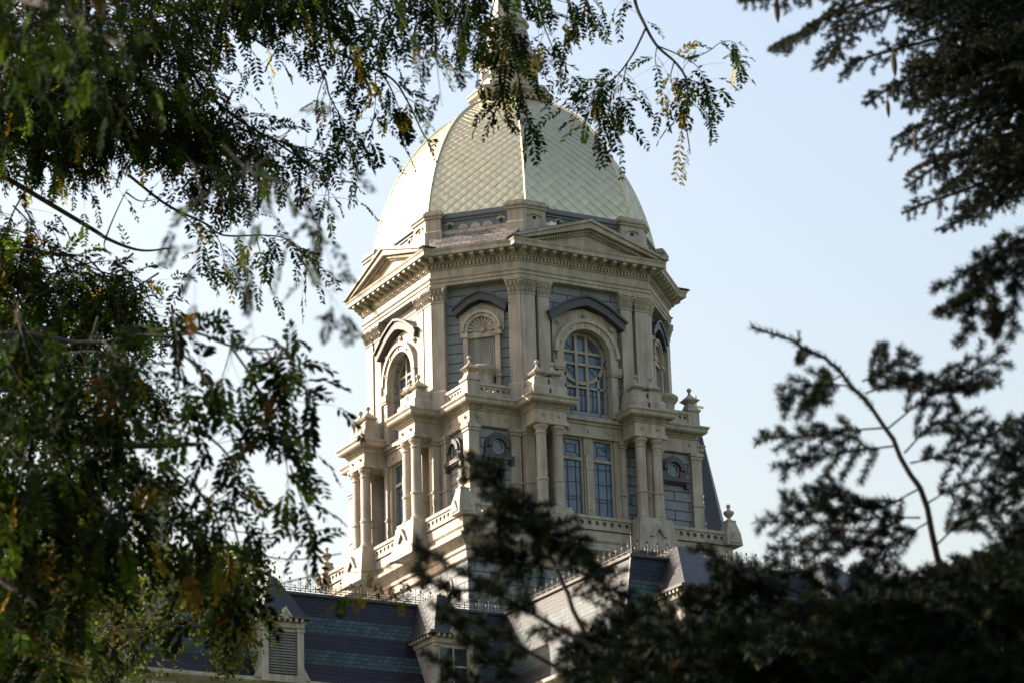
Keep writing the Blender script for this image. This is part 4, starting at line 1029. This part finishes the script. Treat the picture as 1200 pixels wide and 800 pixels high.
# ---- small sunlit tree before the left wing
TC = ground_at(120, 48.0)
tc = thing('small_leafy_tree', 'small round-leaved tree catching sunlight at the lower left, in front of the slate wing roof', 'tree', tuple(TC))
limb([TC, TC+np.array([.2, .1, 5.5]), at(130, 800, 48), at(150, 690, 48)], .2, .04, tc, 'bark', name='trunk')
L, W = Leaves(), MB()
def round_leaves(poly, n, d0, d1, size):
    xs = [p[0] for p in poly]; ys = [p[1] for p in poly]; k = 0
    while k < n:
        x, y = RNG.uniform(min(xs), max(xs)), RNG.uniform(min(ys), max(ys))
        if not inside(poly, x, y): continue
        k += 1; c = at(x, y, RNG.uniform(d0, d1)); e = c+unit(CR*RNG.uniform(-.5, .8)+UP*RNG.uniform(-1, .1)+CF*RNG.uniform(-.5, .5))*RNG.uniform(.3, .7)
        W.tube([tuple(c), tuple((c+e)/2+UP*.05), tuple(e)], [.008, .006, .003], 3)
        m = 16; P = c+(e-c)*RNG.random((m, 1))+RNG.normal(size=(m, 3))*.10
        ld = unit(RNG.normal(size=(m, 3))*.8-UP*.7); nr = unit(RNG.normal(size=(m, 3))); w = unit(np.cross(ld, nr)); l = size*RNG.uniform(.7, 1.2, (m, 1))
        q = np.stack([P, P+ld*l*.3+w*l*.36, P+ld*l*.7+w*l*.3, P+ld*l, P+ld*l*.7-w*l*.3, P+ld*l*.3-w*l*.36], 1)
        L.add(q, None, np.clip(np.array([.075, .082, .026])*RNG.uniform(.6, 1.3, (m, 1)), 0, 1))
limb(px_line([(120, 820), (180, 740), (240, 690), (290, 655)], 48, 47.5), .06, .015, tc, 'bark'); limb(px_line([(140, 760), (200, 730), (265, 735)], 48, 47), .04, .012, tc, 'bark'); limb(px_line([(140, 720), (160, 660), (190, 635)], 48, 48), .04, .012, tc, 'bark')
W.tube([tuple(p) for p in smooth_line(px_line([(60, 830), (120, 800), (180, 740), (240, 690), (292, 655)], 48, 47.5), 12)], .02, 5); W.tube([tuple(p) for p in smooth_line(px_line([(170, 752), (215, 742), (262, 735), (270, 770)], 48, 47.3), 10)], .014, 5)
round_leaves([(30, 830), (50, 700), (110, 650), (160, 625), (230, 640), (292, 640), (298, 665), (225, 690), (215, 720), (120, 740), (90, 830)], 250, 46.5, 49.5, .095)
round_leaves([(190, 640), (296, 640), (300, 660), (230, 680), (205, 690)], 60, 46.5, 49, .095)
round_leaves([(225, 700), (270, 660), (296, 680), (292, 720), (280, 745), (255, 760)], 60, 46.5, 48, .095); round_leaves([(245, 745), (285, 740), (272, 785), (255, 780)], 14, 46.8, 47.5, .095)
round_leaves([(90, 740), (180, 720), (210, 740), (160, 830), (80, 830)], 60, 46.5, 49, .095)
L.build('foliage', 'leafb', tc); shift(W, tc).build('twigs', 'bark', tc)

# ---- spruces
NEED = np.array([(.008, .014, .010), (.010, .017, .011), (.007, .011, .009), (.022, .028, .010)])
def needles(L, Q, dens, nl, nw, brown=.012):
    """needles round a twig polyline Q"""
    seg = Q[1:]-Q[:-1]; ln = np.linalg.norm(seg, axis=1); tot = ln.sum(); n = max(6, int(tot*dens))
    u = RNG.random(n)*tot; cs = np.concatenate([[0], np.cumsum(ln)]); i = np.clip(np.searchsorted(cs, u)-1, 0, len(seg)-1)
    b = Q[i]+seg[i]*((u-cs[i])/ln[i])[:, None]; t = unit(seg[i]); r = RNG.normal(size=(n, 3)); r = unit(r-t*(r*t).sum(1)[:, None])
    d = unit(t*RNG.uniform(.5, 1.1, (n, 1))+r+UP*.15); l = nl*RNG.uniform(.7, 1.15, (n, 1)); w = unit(np.cross(d, RNG.normal(size=(n, 3))))*nw
    V = np.stack([b-w, b+w, b+d*l*.7+w*.8, b+d*l, b+d*l*.7-w*.8], 1)
    c = NEED[RNG.integers(len(NEED))]*RNG.uniform(.7, 1.3)
    if RNG.random() < brown: c = np.array([.06, .036, .014])
    L.add(V, None, np.clip(c*RNG.uniform(.8, 1.2, (n, 1)), 0, 1))
def bough(L, W, P, r0, tl, sp, dens, nl, nw, sub=True, flat=None, t0=.1, sag=.25, fwd=.75):
    """spruce bough: woody axis, needled side shoots in a loose flat fan, shorter towards the tip"""
    Q = smooth_line(P, max(8, 6*len(P))); N = len(Q); seg = np.linalg.norm(Q[1:]-Q[:-1], axis=1); tot = seg.sum(); cs = np.concatenate([[0], np.cumsum(seg)])
    W.tube([tuple(q) for q in Q], [r0*(1-.8*i/(N-1)) for i in range(N)], 5)
    needles(L, Q[int(N*max(.2, t0*.8)):], dens*.9, nl, nw)
    fl = unit(CF+rv()*.5) if flat is None else flat
    s = tot*t0; sg = 1
    while s < tot*.985:
        i = min(N-2, np.searchsorted(cs, s)-1); i = max(0, i); t = unit(Q[i+1]-Q[i]); b = Q[i]+t*(s-cs[i]); sd = unit(np.cross(t, fl))*sg; sg = -sg
        f = 1-s/tot; l = tl*(.3+.7*min(1, f*1.5))*RNG.uniform(.6, 1.15)
        d = unit(t*fwd+sd*RNG.uniform(.55, .9)+rv()*.2); e1 = b+d*l*.5; e2 = b+d*l+t*l*.15-UP*l*sag*RNG.uniform(.3, 1.2)
        q = smooth_line([b, e1, e2], 7); W.tube([tuple(x) for x in q], [r0*.3*(1-.7*k/6) for k in range(7)], 3); needles(L, q, dens, nl, nw)
        if sub and l > tl*.4:
            for k in range(3):
                j = int(RNG.integers(1, 5)); dd = unit(unit(q[j+1]-q[j])*.8+unit(np.cross(q[j+1]-q[j], fl))*(1 if k % 2 else -1)*.8+rv()*.3); ee = q[j]+dd*l*RNG.uniform(.25, .5)-UP*l*.1
                needles(L, smooth_line([q[j], (q[j]+ee)/2, ee], 4), dens, nl, nw)
        s += sp*RNG.uniform(.7, 1.3)
def cone(x, y, d, L_, parent):
    m = MB(); p = at(x, y, d)-np.array(parent.matrix_basis.translation); n = 9; prof = []
    for i in range(n*2+1):
        t = i/(n*2); r = L_*.13*math.sin(math.pi*min(1, .12+t*.86))**.7; prof.append((r*(1.0 if i % 2 else .78), -t*L_))
    m.lathe([(0, .0)]+prof+[(0, -L_*1.01)], p[0], p[1], 10, p[2]); m.tube([(p[0], p[1], p[2]), (p[0], p[1], p[2]+L_*.35)], L_*.03, 4); return m.build('cone', 'cone', parent)

def px_of(p):
    d = np.asarray(p)-CP; z = d@CF; return (600+FPX*(d@CR)/z, 400-FPX*(d@CU)/z) if z > .3 else (9999, 0)
def whorls(L, W, base, H, reach, n, dens, nl, nw, h0=1.5):
    """the rest of the crown: boughs all round the trunk, those that would reach into the picture left to the ones above"""
    k = 0
    while k < n:
        h = RNG.uniform(h0, H*.97); a = RNG.uniform(0, 2*math.pi); l = reach*(1-h/H)**.7*RNG.uniform(.75, 1.1); d = np.array([math.cos(a), math.sin(a), 0])
        P = [base+UP*h, base+UP*(h-.02*l)+d*l*.5, base+UP*(h-.16*l)+d*l*.85, base+UP*(h-.18*l)+d*l]
        k += 1
        q = [px_of(p) for p in P[1:]]
        if any(x < 1235 and -60 < y < 860 for x, y in q): continue
        bough(L, W, P, .03*l/reach+.006, .5*l/reach+.14, .12, dens, nl, nw, sub=True, flat=UP, fwd=.9)
TD = ground_at(1350, 15.0)
td = thing('spruce_tree', 'dark spruce tree hanging in from the upper right corner with long cones on its boughs', 'tree', tuple(TD))
limb([TD, TD+UP*4, TD+UP*9, TD+UP*15], .2, .02, td, 'barks', 24, name='trunk')
L, W = Leaves(), MB()
def bd(pts, d0=15, d1=13.6, r=.012, tl=.19, sp=.065, **k): bough(L, W, px_line(pts, d0, d1), r, tl, sp, 1300, .020, .0011, fwd=.9, **k)
bd([(1330, -70), (1150, -40), (1000, -22), (925, -6), (866, 2)], d1=12); bd([(1330, -60), (1120, -20), (990, 10), (940, 40), (902, 58)], d1=12)
bd([(1100, -10), (1010, 20), (985, 50), (962, 82)]); bd([(1330, 0), (1180, 25), (1080, 50), (1010, 70), (985, 88)])
bd([(1330, 30), (1180, 60), (1090, 85), (1040, 105), (1014, 124)]); bd([(1330, 80), (1200, 100), (1120, 130), (1075, 150), (1046, 164)])
bd([(1330, 110), (1200, 150), (1140, 180), (1090, 190), (1064, 204)]); bd([(1330, 150), (1210, 180), (1150, 215), (1095, 235), (1058, 250)])
bd([(1330, 170), (1200, 205), (1150, 240), (1105, 272)]); bd([(1330, 150), (1240, 180), (1210, 210), (1188, 236)]); bd([(1250, 130), (1190, 190), (1150, 250)]); bd([(1250, 160), (1170, 220), (1120, 258)])
for k in range(80):
    x, y = RNG.uniform(1075, 1250), RNG.uniform(-40, 185)
    if y > 60 and x < 1075+(y-60)*.2: continue
    bd([(x+150, y-30), (x+70, y-8), (x, y+RNG.uniform(0, 30)), (x-RNG.uniform(20, 50), y+RNG.uniform(15, 55))], RNG.uniform(14, 16), RNG.uniform(13.4, 15))
for x, y, s in ((910, 0, 30), (1047, 63, 30), (1040, 118, 22), (1072, 158, 22), (1047, 106, 16)): cone(x, y, 13.5, s/FPX*13.5, td)
whorls(L, W, TD, 15.0, 3.2, 120, 260, .032, .0026)
L.build('foliage', 'needle', td); shift(W, td).build('twigs', 'barks', td)

KS = 1.4
TE = ground_at(1370, 8.0*KS)
te = thing('spruce_tree', 'near blurred spruce tree with bare curving leader, its dark boughs spreading along the bottom right', 'tree', tuple(TE))
limb([TE, TE+UP*2, TE+UP*4, TE+UP*7], .12, .012, te, 'barks', 20, name='trunk')
L, W = Leaves(), MB()
def be(pts, d0=8, d1=7.6, r=.005, tl=.12, sp=.045, t0=.22, sub=True, **k): bough(L, W, px_line(pts, d0*KS, d1*KS), r*KS, tl*KS, sp*KS, 1700, 0.021*KS, .0008*KS, t0=t0, sub=sub, fwd=1.05, sag=.12, **k)
def axis(pts, d, r0, r1):
    Q = smooth_line(px_line(pts, d*KS), 24); Q[1:-1] += RNG.normal(size=(22, 3))*.005; W.tube([tuple(q) for q in Q], [KS*(r0+(r1-r0)*i/23) for i in range(24)], 6); return Q
# sprays at mid right
be([(1290, 250), (1199, 280), (1161, 306), (1125, 325), (1094, 341)], tl=.09); be([(1200, 283), (1160, 310), (1140, 350), (1127, 405)], tl=.08); be([(1260, 270), (1195, 310), (1189, 350), (1186, 400)], tl=.08); be([(1165, 310), (1130, 350), (1095, 368)], tl=.06); be([(1150, 330), (1165, 370), (1168, 395)], tl=.06)
# curving leader
qa = axis([(1330, 860), (1190, 790), (1130, 720), (1100, 655), (1085, 590), (1064, 546), (1037, 501), (1011, 464), (977, 430), (932, 400), (880, 383)], 7.8, .0115, .003)
needles(L, qa[-9:], 1000, .028, .0013); needles(L, qa[8:], 120, .02, .0013); be([(950, 410), (940, 414), (937, 424)], tl=.02, sub=False); needles(L, px_line([(936, 403), (937, 396), (936, 389)], 7.8*KS), 1500, .016, .001)
for pts in ([(1000, 452), (960, 450), (930, 462), (915, 476)], [(985, 440), (960, 455), (955, 470)], [(1034, 501), (981, 505), (930, 512), (893, 510)], [(1048, 522), (1007, 527), (960, 535), (915, 550)], [(1011, 446), (1040, 432), (1064, 413)], [(1015, 460), (1050, 448), (1092, 441)], [(1041, 501), (1090, 462), (1130, 440), (1178, 410)], [(1090, 462), (1130, 452), (1165, 450)], [(1067, 542), (1097, 535), (1150, 515), (1200, 488)], [(1060, 530), (1090, 500), (1120, 495), (1165, 500)],
            [(1078, 572), (1028, 594), (975, 580), (955, 576)], [(1020, 592), (970, 596), (918, 585)], [(1078, 606), (1037, 606), (960, 612), (886, 610)], [(1060, 606), (1010, 635), (975, 644), (900, 642)], [(1090, 610), (1040, 640), (1000, 670)], [(1085, 590), (1120, 570), (1160, 560), (1200, 545)], [(1095, 640), (1130, 610), (1170, 600), (1210, 600)]):
    be(pts, 7.8, 7.5, .003, .12, .034, .16, sub=False)
# lower middle leader in front of the tower's foot
qa = axis([(1000, 900), (840, 850), (740, 800), (690, 755), (672, 710), (648, 660), (620, 618), (595, 583), (565, 552), (543, 537)], 7.4, .009, .0025); needles(L, qa[-9:], 900, .013, .001)
for pts in ([(578, 566), (560, 545), (556, 535)], [(595, 583), (575, 560), (562, 548)], [(595, 590), (575, 605), (556, 611)], [(605, 600), (630, 612), (640, 630)], [(613, 630), (590, 645), (576, 648)], [(622, 622), (650, 625), (678, 632), (688, 652)], [(630, 645), (600, 655), (556, 650)], [(640, 650), (600, 680), (560, 690)], [(650, 665), (690, 660), (705, 680)], [(665, 700), (710, 690), (735, 700)], [(620, 618), (606, 590), (590, 575)], [(648, 660), (640, 630), (625, 610)], [(575, 575), (590, 600), (600, 625)]):
    be(pts, 7.4, 7.2, .003, .10, .026, .06, sub=False)
# dark blurred sprays at the left of it
be([(700, 760), (600, 705), (540, 670), (490, 640)], 6.4, 6.2, tl=.05); be([(560, 690), (520, 690), (488, 665)], 6.3, 6.2, tl=.05); be([(650, 780), (570, 735), (520, 712)], 6.4, 6.2, tl=.05); be([(495, 690), (492, 660), (488, 628)], 6.3, 6.2, tl=.03)
be([(640, 820), (580, 775), (535, 735), (505, 705)], 6.4, 6.2, tl=.05); be([(600, 830), (550, 800), (515, 775), (495, 765)], 6.4, 6.2, tl=.05)
# dense lower right
poly = [(690, 740), (740, 735), (790, 760), (850, 720), (890, 735), (940, 690), (985, 715), (1060, 690), (1130, 650), (1260, 600), (1260, 860), (700, 860), (690, 790)]
k = 0
while k < 165:
    x, y = RNG.uniform(600, 1250), RNG.uniform(600, 850)
    if not inside(poly, x, y): continue
    k += 1; d = RNG.uniform(7.0, 8.6)
    be([(x+120, y+60), (x+60, y+25), (x, y), (x-RNG.uniform(30, 70), y+RNG.uniform(-15, 25))], d, d-.3, .004, .10, .034)
for pts in ([(760, 800), (735, 750), (712, 715)], [(880, 780), (835, 720), (800, 690)], [(1060, 760), (985, 700), (935, 668), (905, 655)], [(1120, 740), (1050, 690), (1000, 672)], [(980, 740), (900, 700), (850, 660), (820, 640)], [(900, 720), (860, 690), (842, 668)], [(820, 740), (770, 720), (735, 722)], [(960, 700), (890, 680), (850, 690), (800, 700)], [(1260, 560), (1200, 560), (1160, 585), (1120, 620)], [(1260, 500), (1200, 520), (1170, 545)], [(1270, 610), (1200, 640), (1150, 660)]): be(pts, 7.6, 7.3)
whorls(L, W, TE, 7.0, 1.9, 90, 260, .03, .0024, .6)
L.build('foliage', 'needle', te); shift(W, te).build('twigs', 'barks', te)
